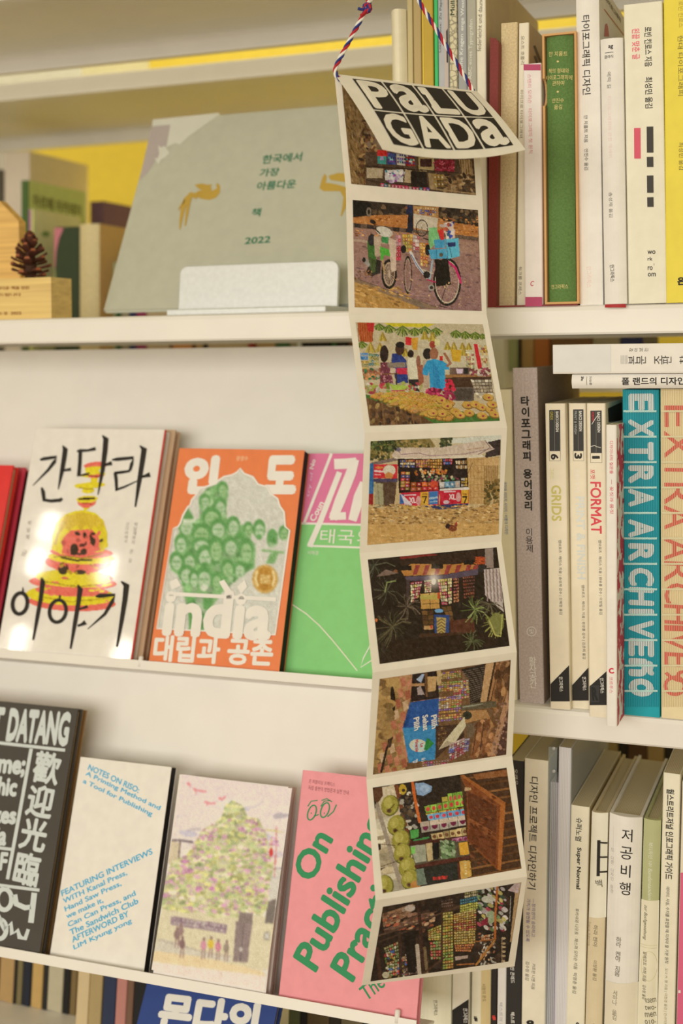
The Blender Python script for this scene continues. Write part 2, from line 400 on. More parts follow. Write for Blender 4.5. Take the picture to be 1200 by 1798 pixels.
# ------------------------------------------------------------------ books
PAGE = (208, 186, 142)
class Book:
    """x: thickness (front cover at x = t), y: from the spine to the fore-edge, z: up"""
    def __init__(s, label, L, t, d, h, rgb, bulge=0.0, hard=True, page=PAGE, rough=.55, kind='paper', cloth=None, spec=.35, m=None, front=None, name='book', cat='book', group=None, back=None):
        s.L, s.t, s.d, s.h, s.name = L, t, d, h, name
        s.root = empty(name, L); tag(s.root, label, cat, group)
        m = m or mat(rgb, rough, kind, spec); fm = front or m
        c = min(.0022 if hard else .0006, t*.2); s.bulge = bulge
        r = min(.0012, t*.2)
        def prof(x):
            if bulge: return -bulge*(1-(2*x/t-1)**2)
            e = min(x, t-x)
            return r-math.sqrt(max(0, r*r-(r-e)**2)) if e < r else 0.0
        s.prof = prof
        N = 12; xs = [t*(1-math.cos(math.pi*i/N))/2 for i in range(N+1)]
        outer = [(x, prof(x)) for x in xs]
        inner = [(t-c, c), (c, c)]
        mb = s.mb = MB()
        # spine and two boards as one cross-section, swept up
        prof_pts = [(0, d)]+outer+[(t, d), (t-c, d)]+[(t-c, c), (c, c)]+[(c, d)]
        n = len(prof_pts)
        vs = [L @ Vector((x, y, 0)) for x, y in prof_pts]+[L @ Vector((x, y, h)) for x, y in prof_pts]
        side = [(i, (i+1) % n, n+(i+1) % n, n+i) for i in range(n)]
        kf = len(outer)                       # the face from the spine's last point to the front cover's far edge
        mb.add(vs, [f for i, f in enumerate(side) if i != kf], m)
        k = len(mb.v)-2*n; i = mb.mi(fm); mb.f.append(tuple(k+a for a in side[kf])); mb.m.append(i)
        # end faces: board | spine | board
        for o in (0, n):
            mb.add(vs[o:o+n], [(0, 1, n-2, n-1)] if False else [], m)
            a = list(range(n)); m1 = [0, 1, n-2, n-1]; m2 = [N+1, N+2, N+3, N+4]; sp = list(range(1, N+2))+[N+4, n-2]
            for f in (m1, m2, sp): mb.f.append(tuple(len(mb.v)-n+q for q in f)); mb.m.append(mb.mi(m))
        ov = .0025 if hard else .0004
        pb = MB(); pm = mat(page, .8, 'pages')
        pb.box((c*1.02, c*1.02, ov), (t-c*1.02, d-ov, h-ov), pm, L)
        s.pages = pb
        X = (L.to_3x3() @ Vector((1, 0, 0))); Y = (L.to_3x3() @ Vector((0, 1, 0)))
        Li = L.inverted()
        def bend(p):
            q = Li @ p
            if bulge: return L @ Vector((q.x, prof(min(max(q.x, 0), t)), q.z))
            return L @ Vector((min(max(q.x, r*.4), t-r*.4), 0, q.z))
        s.spine = Surf(L.translation, -Y, mb, .00022, bend); s.spine.curved = bool(bulge)
        s.front = Surf(L @ Vector((t, 0, 0)), X, mb, .00022)
        s.extra = []
    def done(s):
        s.pages.build('page_block', s.root)
        s.mb.build('cover', s.root)
        return s.root
def spine_book(label, tl, bl, tr, Y, shelf_z, rgb, depth=.15, **kw):
    """a book standing with its spine to us: top-left and lower-left points and top-right point of the spine in the photo"""
    A, B, D = at(*tl, Y), at(*bl, Y), at(*tr, Y)
    ang = math.atan2(A.x-B.x, A.z-B.z); zx = Vector((math.sin(ang), 0, math.cos(ang))); xx = Vector((math.cos(ang), 0, -math.sin(ang)))
    t = (D-A).dot(xx)
    low = max(0.0, t*math.sin(ang))           # a book that leans stands on its lower corner
    O = A - zx*((A.z-shelf_z-low)/zx.z); h = (A-O).length
    M = Matrix(((xx.x, 0, zx.x, O.x), (0, 1, 0, O.y), (xx.z, 0, zx.z, O.z), (0, 0, 0, 1)))
    return Book(label, M, t, depth, h, rgb, **kw)
GU, GM, GL = 'books on the upper shelf', 'books on the middle shelf', 'books on the bottom shelf'
WHITE, CREAM = (240, 228, 204), (232, 214, 178)

# ---- upper shelf, from beside the hanging photo sheet to the frame's edge
def up(label, x_top, x_bot, xr_top, ytop, Y, rgb, ybot=537, **kw):
    kw.setdefault('group', GU)
    return spine_book(label, (x_top, ytop), (x_bot, ybot), (xr_top, ytop), Y, kw.pop('sz', S1), rgb, **kw)
up('pale wrapped roll-backed book, first beside the grey exhibition board', 687.5, 698, 713.5, 20, 1.0, (226, 208, 166), bulge=.006, hard=False, rough=.4).done()
up('thin olive-tan booklet beside the pale wrapped book', 714.6, 721, 724, -20, 1.0, (190, 166, 112), hard=False).done()
up('tan ribbed booklet between the thin olive-tan one and the yellow book', 725, 731, 739, -25, 1.0, (184, 154, 96), hard=False, kind='pages').done()
b = up('bright yellow book with a shaded olive spine behind the cord', 740, 746, 760, -30, 1.0, (188, 152, 52), hard=False)
b.spine.patch((740, -30), (743, -30), (749, 537), (746, 537), (238, 190, 60), up=.0001); b.done()  # brighter yellow strip down the left of the darker spine
up('thin bright green book beside the yellow one', 762, 768, 768, -30, 1.0, (64, 178, 96), hard=False).done()
b = up('grey book lettered Zu Papier, just after the thin green one', 768.6, 774.5, 787, -30, 1.0, (176, 170, 160), hard=False)
b.spine.patch((780, -30), (787, -30), (793, 537), (786, 537), (192, 170, 150), up=.0001)
b.spine.patch((784, 55), (787, 50), (787.5, 110), (785, 110), (40, 34, 30), up=.0002)
b.spine.text('Louk  paux: Zu Papier g', (773.5, 92), (775, -18), 5.2, (70, 66, 62)); b.done()
b = up('pale book with a net of dark veins on its spine', 788, 794, 802, -25, 1.0, (212, 194, 150), hard=False, kind='lace')
b.spine.patch((788.5, -25), (801.5, -25), (802, 28), (789, 28), (206, 188, 146), up=.0001)
b.spine.text('Müllen', (795, 27), (796, -14), 8, (40, 58, 36), bold=.02, up=.0002); b.done()
b = up('mid grey book lettered hohe Kragen enge Weste in white', 803.4, 809, 818.6, -25, 1.0, (160, 154, 142), hard=False)
b.spine.text('hohe Kragen', (811, 126), (812, 60), 8.4, (222, 214, 198), bold=.012)
b.spine.text('enge Weste', (812.4, 54), (814, -6), 8.0, (222, 214, 198), bold=.012); b.done()
b = up('grey-olive book lettered ABC eines Typografen in white', 819, 825, 835.4, -40, 1.0, (170, 160, 134), hard=False)
b.spine.text('Das ABC eines Typografen', (826, 160), (828.4, 34), 8.2, (222, 212, 186)); b.done()
b = up('tall cream book lettered federleicht und daunen in thin grey type', 836, 841, 852.5, -58, 1.0, (230, 212, 176), hard=False, depth=.19, front=mat((206, 178, 130), .6, 'paper'))  # front cover is tan because its shade is put into the colour
b.spine.text('federleicht und daunen', (841.6, 90), (844.4, -8), 7.4, (112, 100, 82)); b.done()

# the dark red bookend: an upright plate and a foot that runs under the books
be = empty('bookend', Matrix.Translation((at(866, 540, 1.0).x, 1.0, S1)))
tag(be, 'dark red bookend whose foot runs under the books of the upper shelf', 'bookend')
RED = mat((122, 38, 30), .5, 'cloth')
xa, xb = at(857, 538, .99).x, at(871.5, 538, .99).x
A = at(861, 66, .99); lean = (A.x-xa)
mb = MB(); hh = A.z-S1
mb.prism([(xa, 0), (xb, 0), (xb+lean, hh-.004), (xb+lean-.002, hh-.001), (xa+lean, hh)], .99, 1.13, RED, Matrix.Translation((0, 0, S1)), 'xz>y')
mb.build('plate', be)
xe = at(1016, 540, .99).x
mb = MB(); mb.box((xb, .988, S1), (xe, 1.13, S1+.0012), RED); mb.build('foot', be)
SF = S1+.0012

b = up('tan cloth book leaning on the dark red bookend', 880, 874.5, 909.5, 41, 1.0, (204, 176, 124), kind='cloth', page=(190, 160, 110), sz=SF); b.done()
b = up('cream book with brown type, half behind the short pink book', 911.5, 907.5, 929.5, 41, 1.0, (226, 208, 172), hard=False, depth=.14, front=mat((196, 170, 124), .6, 'paper'), sz=SF)  # side away from the light: shade painted in as a darker front cover
b.spine.text('요스트 호흘리', (918.6, 63), (918.2, 113), 6.5, (112, 96, 72))
b.spine.text('마이크로 타이포그래피', (916.8, 158), (915.6, 242), 5.6, (112, 96, 72))
b.spine.text('워크룸 프레스', (914.2, 468), (913.6, 518), 6, (96, 82, 62))
for q in ((86, 98), (104, 118)): b.front.stroke([(934+q[0]*.05, q[0]-6), (949, q[1]+10)], (112, 96, 72), w=4)
b.done()
P = .988
b = up('short pale pink book with magenta bands at head and foot', 919, 922, 951, 113, P, (234, 210, 192), hard=False, depth=.12, sz=SF)
for y0, y1 in ((113, 123.5), (521.5, 538)):
    b.spine.patch((919+(y0-113)*.007, y0), (951+(y0-113)*.009, y0), (951+(y1-113)*.009, y1), (919+(y1-113)*.007, y1), (176, 66, 92), up=.0001)
b.spine.text('스탠리 모리슨 · 타이포그래피 첫 원칙', (930, 130), (932.7, 269), 7, (206, 132, 128))
b.spine.text('C', (932, 498), (938.5, 497.6), 9, (190, 60, 78), shear=.3, bold=.02); b.done()

# green book in its cardboard slipcase
xl, xr = at(957.5, 537, .985).x, at(1017.4, 535, .985).x
zt = at(985, 57, .985).z
sc = empty('slipcase', Matrix.Translation((xl, .985, SF)))
tag(sc, 'brown cardboard slipcase with a thumb notch around the green book', 'slipcase')
KR = mat((206, 152, 92), .7, 'paper'); mb = MB(); wt = .0016; y0, y1 = .985, 1.13
zb = SF
hN0, hN1 = at(955, 412, .985).z, at(955, 186, .985).z        # notch on the near wall
for X0 in (xl, xr-wt): 
    if X0 == xl:
        pts = [(y0, zb), (y1, zb), (y1, zt), (y0, zt), (y0, hN1)]
        zc, rz = (at(955, 138, .985).z+at(955, 186, .985).z)/2, abs(at(955, 138, .985).z-at(955, 186, .985).z)/2
        pts = [(y0, zb), (y1, zb), (y1, zt), (y0, zt)]+[(y0+.010*math.sin(math.pi*i/12), zc+rz*math.cos(math.pi*i/12)) for i in range(13)]
        mb.prism(pts, X0, X0+wt, KR)
    else:
        mb.box((X0, y0, zb), (X0+wt, y1, zt), KR)
mb.box((xl+wt, y0, zb), (xr-wt, y1, zb+wt), KR); mb.box((xl+wt, y0, zt-wt), (xr-wt, y1, zt), KR); mb.box((xl+wt, y1-wt, zb+wt), (xr-wt, y1, zt-wt), KR)
mb.build('case', sc)
gx0, gx1 = xl+.0022, at(1012.6, 534, .99).x
GT = at(985, 64, .99).z
b = Book('green cloth book with gold lettering in a cardboard slipcase', Matrix.Translation((gx0, .99, SF+wt)), gx1-gx0, .135, GT-SF-wt, (92, 118, 58), bulge=.003, kind='cloth', rough=.8, group=GU)
GOLD = (226, 196, 122)
for s_, x, y, w_, h_ in (('얀 치홀트', 981.7, 95.7, 33, 8.5), ('책의 형태와', 982.5, 125.5, 36, 8.5), ('타이포그래피에', 982.8, 137, 46, 8.5), ('관하여', 982, 147.4, 21, 8.5),
                         ('안진수', 981.6, 177.6, 21, 8), ('옮김', 982, 189, 14, 8), ('안그라픽스', 984.4, 503.5, 30, 8)):
    b.spine.text(s_, (x-w_/2, y+.3), (x+w_/2, y-.3), h_, GOLD)
for y in (109.4, 162.4): b.spine.text('*', (979.4, y), (983.6, y), 4, GOLD, bold=.04)
b.done()

b = up('tall white book with large black Korean title, between slipcase and short white book', 1011.8, 1019.4, 1052, -32, .99, WHITE, bulge=.002, depth=.165)
b.spine.text('타이포그래픽 디자인', (1029.6, 28), (1031.6, 167), 14.5, INK, bold=.008)
b.spine.text('얀 치홀트 지음', (1030, 203), (1030.4, 251), 7, INK); b.spine.text('안진수 옮김', (1030.6, 262), (1031, 299), 7, INK)
b.spine.text('안그라픽스', (1035.6, 468), (1036, 505), 9, (238, 192, 170))
b.front.stroke([(1061, 16), (1096, 62)], (196, 112, 40), w=1.3)
b.front.text('타이포그래픽', (1063, -4), (1090, 36), 9, (88, 72, 54), bold=.01)
b.front.poly([(1063, 43), (1066, 41), (1068, 48), (1070, 64), (1061, 64), (1062, 52)], (196, 112, 96)); b.done()

b = up('short white book with a thin red foot and grey type, under the tall title book', 1055, 1062.6, 1094, 70, .982, WHITE, bulge=.0022, depth=.14)
b.spine.patch((1063, 534.6), (1100, 534), (1100, 540), (1063, 540), (170, 44, 44), up=.0001)
b.spine.text('ag', (1069.5, 84.3), (1078, 83.8), 7.5, INK, bold=.02); b.spine.stroke([(1063.5, 94), (1078.5, 92.6)], INK, w=.9)
b.spine.text('클래식', (1062.5, 101.2), (1078, 99.8), 6, INK)
b.spine.text('에릭 길', (1070.7, 127), (1071, 156), 7, (120, 112, 100)); b.spine.text('타이포그래피에 관한 에세이', (1070.6, 170), (1073.6, 277), 6.4, (238, 196, 176))
b.spine.text('송성재 옮김', (1073.5, 338), (1074.2, 382), 6.6, (112, 104, 92)); b.spine.text('안그라픽스', (1076, 465), (1077, 495), 8, INK, bold=.01); b.done()

b = up('thick cream book with black and pink bars on its spine', 1095.4, 1103.6, 1163.6, 9, .985, (238, 216, 178), depth=.16, hard=False)
b.spine.text('왼끝 맞춘 글', (1117, 50), (1117.6, 104), 13.5, (224, 96, 104), bold=.012)
b.spine.text('로빈 킨로스 지음', (1138.4, 47), (1139.4, 117), 13, INK, bold=.012); b.spine.text('최성민 옮김', (1139.6, 135), (1140.4, 190), 13, INK, bold=.012)
for x0, x1, y0, y1, cc in ((1114, 1125.4, 225, 278.5, (212, 84, 96)), (1136.2, 1147.8, 222.5, 268, (62, 56, 48)), (1136.4, 1147.8, 275.6, 293.4, (62, 56, 48)), (1136.6, 1148, 308.4, 338.6, (62, 56, 48)), (1137, 1148.2, 346.6, 363.4, (62, 56, 48))):
    b.spine.patch((x0, y0), (x1, y0-.4), (x1+.4, y1), (x0+.4, y1), cc, nx=2, up=.0001)
for s_, x, y in (('wo', 1137.6, 443), ('rk', 1137.8, 454.4), ('ro', 1138, 471), ('om', 1138.2, 482.4)):
    b.spine.text(s_, (x, y), (x+(8.6 if s_ in ('rk', 'ro') else 14), y-.2), 6.6, INK, bold=.012)
b.spine.stroke([(1149, 462.4), (1149.1, 466)], INK, w=.6); b.done()

b = up('bright yellow book with olive lettering at the end of the upper shelf', 1165.4, 1171, 1224, -18, .985, (234, 200, 64), depth=.16, hard=False)
b.spine.text('로빈 킨로스', (1196, 2), (1196.4, 48), 8, (176, 150, 60)); b.spine.text('현대 타이포그래피', (1195, 62), (1196, 168), 9, (120, 104, 46))
b.spine.text('최성민 옮김', (1196.6, 250), (1197, 298), 8, (120, 104, 46)); b.spine.text('은', (1190, 494), (1203, 493.4), 14, INK, bold=.05); b.done()

# ---- middle shelf
def mid(label, tl, bl, tr, Y, rgb, **kw):
    kw.setdefault('group', GM)
    return spine_book(label, tl, bl, tr, Y, S2, rgb, **kw)
b = mid('cream book with tiny blue type beside the hanging photo sheet', (866, 684), (876, 1229), (899, 683), 1.0, (226, 206, 162), hard=False)
b.spine.text('글자와 이미지 사이의 / 비평의 디자인', (887.4, 846), (890, 938), 6, (58, 96, 140)); b.spine.text('디자인', (883.4, 709), (884, 724), 4.5, INK); b.done()
b = mid('tall grey cloth book with stacked black Korean title', (900.4, 646), (912.6, 1229), (943.6, 644), .995, (184, 162, 146), kind='cloth', rough=.85, depth=.17, front=mat((150, 126, 104), .8, 'cloth'))
b.spine.stack('타이포그래피', (922.6, 704), (925.6, 801), 17, INK, bold=.035); b.spine.stack('용어정리', (927, 832), (928.4, 888), 17, INK, bold=.035)
b.spine.stack('이용제', (929.6, 934), (930.4, 963), 13.5, INK); b.spine.ring(934, 1108.6, 8, 8, 1.0, (238, 226, 206)); b.spine.stack('빛', (934, 1108.6), (934, 1112), 9, (238, 226, 206))
b.spine.stack('활자공간', (935.6, 1160), (937, 1201), 14, (238, 226, 206)); b.done()

def basics(label, tl, bl, tr, Y, lab, num, numy, small, smallc, k1, k1c, k1p, k2, k2c, k2p, h2, auth, ap, tri, logo):
    b = mid(label, tl, bl, tr, Y, (226, 206, 170), hard=False, depth=.16, front=mat((218, 198, 158), .6, 'paper'))
    x0, x1, y0, y1 = lab
    b.spine.patch((x0, y0), (x1, y0-.3), (x1+.6, y1), (x0+.6, y1), (56, 52, 46), nx=2, up=.0001)
    b.spine.text('BASICS DESIGN', (x1-5, y0+2.5), (x1-4.6, y0+38), 5, (228, 216, 190), bold=.02, up=.0003)
    b.spine.text(small, (x0+4.4, y0+2.5), (x0+4.6, y0+2.5+len(small)*2.9), 4.6, smallc, up=.0003)
    b.spine.stroke([((x0+x1)/2, y0+1), ((x0+x1)/2+.4, y1-1)], (120, 112, 98), up=.0003, w=.7)
    b.spine.stroke([(x0, y1), (x0+.3, y1+17), (x1+.8, y1+17), (x1+.6, y1)], (96, 88, 74), w=.6)
    nh = 2.6 if num == '1' else 5.2; b.spine.text(num, ((x0+x1)/2-.2, numy-nh), ((x0+x1)/2, numy+nh), 13.5, INK, bold=.04)
    b.spine.text(k1, *k1p, 8.2, k1c); b.spine.text(k2, *k2p, h2, k2c, bold=.02, rough=.35)
    b.spine.text(auth, *ap, 6.2, (70, 62, 50))
    b.spine.poly(tri, (34, 30, 26), up=.0001); b.spine.text('안그라픽스', *logo, 7, (236, 226, 204), bold=.012, up=.0003)
    return b
b = basics('paperback with GRIDS in olive and number 6 on its spine', (957.4, 708.5), (966.6, 1231), (993, 707), .985, (965, 984, 720, 792), '6', 802, 'GRIDS', (196, 172, 62),
       '그리드', (206, 192, 122), ((969.6, 822), (970, 841)), 'GRIDS', (190, 172, 84), ((977, 852), (978, 915)), 17.5, '앰브로즈 · 해리스 지음 | 송성재 감수 | 신혜정 옮김', ((983.4, 948), (985.2, 1079)),
       [(967.0, 1201), (1001.4, 1168), (1002.4, 1231.4), (967.6, 1231.4)], ((985.6, 1188), (986.4, 1214))); b.done()
b = basics('paperback with pale silver title and number 3 on its spine', (998.6, 708), (1004.6, 1229), (1029.6, 707), .992, (1007, 1025, 719, 792), '3', 800.6, 'PRINT & FINISH', (170, 164, 150),
       '인쇄와 후가공', (250, 242, 226), ((1013.4, 824), (1014.6, 866)), 'PRINT & FINISH', (206, 200, 182), ((1019, 872), (1022, 1017)), 15, '앰브로즈 · 해리스 지음 | 원유홍 감수 | 김은희 옮김', ((1024, 1027), (1026, 1157)),
       [(1005.2, 1203), (1034.6, 1172), (1035.4, 1230), (1005.8, 1230)], ((1026.6, 1188), (1027.4, 1212))); b.done()
b = basics('paperback with FORMAT in red and number 1 on its spine', (1030.4, 708), (1035.0, 1237), (1063.6, 706.6), .972, (1037.4, 1057, 721, 795.5), '1', 803, 'FORMAT', (206, 50, 52),
       '포맷', (206, 50, 60), ((1041, 824), (1041.6, 841)), 'FORMAT', (206, 50, 60), ((1046.4, 846), (1048, 937)), 19, '앰브로즈 · 해리스 지음 | 원유홍 감수 | 이방림 옮김', ((1053.6, 948), (1055.6, 1079)),
       [(1034.6, 1205), (1068.4, 1178), (1069, 1238), (1035, 1238)], ((1057.4, 1190), (1058.4, 1217)))
for pts in (([(1050, 724), (1051, 729), (1046, 735), (1040, 745)]), ([(1038, 784), (1045, 782), (1048, 784), (1056, 786)])): b.spine.stroke(pts, (228, 214, 188), up=.0004, w=.9)
b.spine.patch((1037, 1203), (1053, 1203), (1053, 1233), (1037, 1233), (50, 46, 42), up=.0003); b.spine.text('R', (1040, 1218), (1050, 1218), 24, (26, 24, 22), bold=.05, up=.0005)
b.front.poly([(1068, 717), (1092, 706), (1093, 738), (1069, 741)], (40, 34, 30)); b.done()

b = mid('thin white book with red lettering and red flowered cover', (1064.6, 746), (1065.4, 1245), (1083.4, 745), .952, (242, 228, 210), hard=False, depth=.13, front=mat((196, 44, 58), .55, 'speck'))
b.spine.text('디자이너의 질문들', (1074, 774), (1074.4, 832), 6, (202, 60, 72)); b.spine.text('ㅡ 꽃짓과 몸짓', (1074.4, 842), (1074.8, 902), 6, (202, 60, 72))
b.spine.text('C', (1069.6, 1178), (1078.6, 1177.6), 10, (200, 40, 56), bold=.05); b.spine.text('코르푸스', (1073.6, 1188), (1073.8, 1217), 6, (214, 110, 116)); b.done()

def stitched(label, tl, bl, tr, rgb, dark, letters, lc, thread, stripe, seg, Y, xc, word_h):
    b = mid(label, tl, bl, tr, Y, rgb, hard=False, depth=.16)
    letters(b)
    x0, x1 = tl[0], tr[0]; n = int((x1-x0)/3.0)
    for i in range(1, n):                      # the folds of the sewn sections
        x = x0+(x1-x0)*i/n
        b.spine.patch((x-.45, tl[1]+.5), (x+.45, tl[1]+.5), (x+.45+bl[0]-tl[0], 1241), (x-.45+bl[0]-tl[0], 1241), dark, nx=1, up=.0005)
    b.done()
    rnd = random.Random(4)
    th = MB(); y = 722.0
    while y < 1215:
        for k in range(2):
            pts = []
            for i in range(int((x1-x0-5)*1.2)):
                x = x0+2.5+i/1.2; pts.append(b.spine.out(b.spine.on(x+ (y-tl[1])/(1241-tl[1])*(bl[0]-tl[0]), y+1.5*math.sin(i*1.25+k*math.pi)+rnd.uniform(-.3, .3)), .0009))
            th.tube(pts, .00032, mat(thread, .7), 5)
        y += seg
    th.build('binding_thread', b.root)
def tealtext(b):
    for i, ch in enumerate('EXTRA ARCHIVE ño'):
        if ch == ' ': continue
        yc = {0: 707, 1: 752, 2: 792, 3: 833, 4: 874, 6: 928, 7: 970, 8: 1013, 9: 1047, 10: 1074, 11: 1104, 12: 1137, 14: 1172, 15: 1207}[i]
        hl = {10: 5}.get(i, 16)
        b.spine.text(ch, (1126.4, yc-hl), (1127, yc+hl), 44, (226, 224, 204), bold=.05, up=.0002)
stitched('teal thread-sewn book with stripes and pale EXTRA ARCHIVE letters', (1093.4, 684), (1095.6, 1241), (1157.4, 683), (18, 150, 152), (10, 116, 122), tealtext, None, (190, 212, 190), None, 44.6, .985, 1126, 44)
def redtext(b):
    for ch, y0, y1 in (('E', 712, 752), ('X', 757, 806), ('T', 808, 844), ('R', 848, 888), ('A', 888, 932), ('A', 944, 986), ('R', 986, 1024), ('C', 1024, 1062), ('H', 1062, 1098), ('I', 1098, 1110), ('V', 1110, 1146), ('E', 1146, 1174), ('9', 1176, 1200)):
        b.spine.text(ch, (1191, y0), (1191.4, y1-2), 46, (206, 68, 62), bold=.005, up=.0002)
    b.spine.ring(1186, 1204, 17, 15, 6, (206, 68, 62), up=.0003)
stitched('beige thread-sewn book with red EXTRA ARCHIVE letters', (1160, 682.6), (1161.4, 1241), (1228, 681), (226, 202, 150), (196, 168, 116), redtext, None, (222, 204, 158), None, 44.6, .985, 1190, 46)

# two books that lie on top of the sewn books
def lying(label, px, y_top_px, y_bot_px, Y, zbase, rgb, length, depth, bulge, **kw):
    z0_ = zbase; z1 = zbase+(at(px, y_top_px, Y).z-at(px, y_bot_px, Y).z); x0 = at(px, (y_top_px+y_bot_px)/2, Y).x
    # local x (thickness) -> -z of the world, local z (height) -> -x: spine text then reads upright
    L = Matrix(((0, 0, -1, x0+length), (0, 1, 0, Y), (1, 0, 0, z0_), (0, 0, 0, 1)))
    return Book(label, L, z1-z0_, depth, length, rgb, bulge=bulge, group=GM, **kw)
ztop = max(at(1126, 683.5, .985).z, at(1190, 682, .985).z)+.0004
b = lying('white book lying flat on the sewn books, lower of the two', 1005.4, 656.6, 681.2, .975, ztop, WHITE, .235, .15, .0024)
T2 = ztop+b.t
b.spine.text('폴 랜드의 디자인 생각', (1093, 669.4), (1240, 668.4), 13.5, INK, bold=.022)
b.spine.text('ag', (1024, 668.6), (1024, 661), 4.6, INK, bold=.02); b.spine.text('클래식', (1038.6, 676), (1038.4, 661.4), 4.4, INK); b.spine.stroke([(1031.6, 661), (1031.8, 676.4)], INK, w=.6)
b.done()
b = lying('thick white and pale grey book lying on top of the stack', 971.4, 602.4, 654, .97, T2+.0004, (240, 226, 204), .262, .19, .0, hard=False)
b.spine.patch((971.8, 602.6), (1073, 602), (1073.4, 653.4), (972, 653.6), (218, 208, 190), up=.0001)
b.spine.stack('찾아보는', (1109, 614.4), (1135, 614), 7, (84, 76, 66), lying=True); b.spine.stack('본문 조판 찾기', (1112, 632.4), (1217, 631.6), 15.5, INK, lying=True)
for i in range(7): b.spine.stroke([(1091+i*1.9, 624), (1091.1+i*1.9, 639)], (150, 142, 128), w=.5)
b.done()
# ---- bottom shelf of the near bay's neighbour
def low(label, tl, bl, tr, Y, rgb, **kw):
    kw.setdefault('group', GL)
    return spine_book(label, tl, bl, tr, Y, S3R, rgb, **kw)
b = low('round-backed cream book beside the end of the display ledge', (739, 1470), (735, 1790), (796.5, 1470), 1.004, (230, 214, 176), bulge=.006)
b.spine.text('안그라픽스', (769, 1750), (769.4, 1777), 7, (60, 52, 42)); b.done()
b = low('pale book with a black wedge and white logo at its foot, under the photo sheet', (798, 1470), (793.6, 1790), (828.6, 1470), 1.0, (226, 210, 178), hard=False)
b.spine.poly([(793.4, 1773), (825.6, 1754.6), (825.4, 1830), (792.4, 1830)], (34, 30, 26), up=.0001); b.spine.text('안그라픽스', (818, 1770), (818.4, 1796), 8.6, (236, 226, 204), bold=.012, up=.0003); b.done()
b = low('cream and tan two-tone book beside the wedge-footed book', (832, 1470), (828.8, 1790), (864.6, 1470), 1.0, (232, 212, 174), bulge=.003, hard=False)
b.spine.patch((850, 1470), (864, 1470), (861.2, 1830), (846, 1830), (212, 184, 126), up=.0001)
b.spine.text('서점의 온도', (851.6, 1724), (852.4, 1756), 6, (130, 106, 66), up=.0003); b.spine.text('듦', (833.6, 1786.4), (841, 1786), 8, INK, bold=.03, up=.0003); b.done()
b = low('narrow black book with a small red mark, under the photo sheet', (865, 1470), (861.8, 1790), (876, 1470), 1.002, (44, 38, 32), hard=False)
b.spine.text('듦', (864.6, 1787), (871.4, 1786.6), 8, (206, 62, 48), bold=.05); b.done()
b = low('thin lavender-white booklet between two black books', (877, 1470), (873.2, 1790), (892.4, 1470), 1.0, (222, 210, 206), hard=False)
b.spine.text('텍스트의 풍경', (880, 1760), (880.4, 1812), 6, (170, 158, 154)); b.done()
b = low('black book with white lettering, its head showing beside the photo sheet', (893.6, 1334), (889.0, 1790), (921, 1333), 1.0, (46, 42, 37), hard=False, depth=.15)
b.spine.text('오레오', (906.4, 1350), (907.4, 1378), 6.4, (206, 194, 168)); b.spine.text('만 콘래드', (900, 1698), (901, 1726), 7.4, (226, 214, 190), bold=.01); b.spine.text('텍스트', (900.4, 1777), (901, 1797), 7.6, (226, 214, 190), bold=.02); b.done()
b = low('cream book with bold black Korean title and small purple lines', (921.6, 1331), (916, 1797), (963.6, 1332), .998, (228, 210, 176), hard=False, depth=.165, rough=.6)
b.spine.text('디자인 프로젝트 디자인하기', (938.4, 1364), (934, 1561), 15.5, INK, bold=.006)
b.spine.text('—창의성이 승리하고', (938, 1578), (937, 1645), 6.6, (108, 84, 132)); b.spine.text('가치가 실현될 수 있도록', (929, 1578), (927, 1653), 6.6, (108, 84, 132))
b.spine.text('커트런 니엔 지음', (938, 1692), (936.4, 1737), 6.4, (84, 76, 60)); b.spine.text('김수정 옮김', (927, 1688), (926, 1721), 6.4, (84, 76, 60))
b.spine.text('8', (925, 1798), (939, 1797), 13, INK, bold=.05); b.done()

# lavender pages in a clear sleeve: the block of the book shows at the head, the sleeve stands wider
b = low('lavender-grey unbound book in a clear riveted plastic sleeve', (981.6, 1311), (974, 1797), (1004, 1310), 1.0, (214, 202, 196), hard=False, depth=.17, kind='pages', rough=.5)
xs = [0, .0016]
FILM = mat((206, 206, 206), .12, 'film', .6)
mb = MB(); Lm = b.L; wl = at(981.6, 1311, 1.0).x-at(964.6, 1311, 1.0).x
for a_, c_ in (((-wl, -.0012, 0), (-wl+.0007, .172, b.h-.0005)), ((b.t+.0003, -.0012, 0), (b.t+.001, .172, b.h-.0005)), ((-wl, -.002, 0), (-.0008, -.0012, b.h-.0005))):
    mb.box(a_, c_, FILM, Lm)
mb.build('plastic_sleeve', b.root)
mb = MB()
for k in range(5):
    mb.box((-wl+.0016+k*wl/5.4, .001, 0), (-wl+.0016+(k+.72)*wl/5.4, .15, b.h*.905), mat((208, 192, 186), .6, 'pages'), Lm)
mb.build('inner_booklet', b.root)
for yy in (1314, 1354):
    p = at(973.4, yy, .9972); mb = MB(); mb.tube([p, p+Vector((0, -.0008, 0)), p+Vector((0, -.0012, 0))], [.0014, .0014, .0008], mat((200, 196, 186), .25, 'brushed', .5, .6), 10); mb.build('rivet', b.root)
b.done()

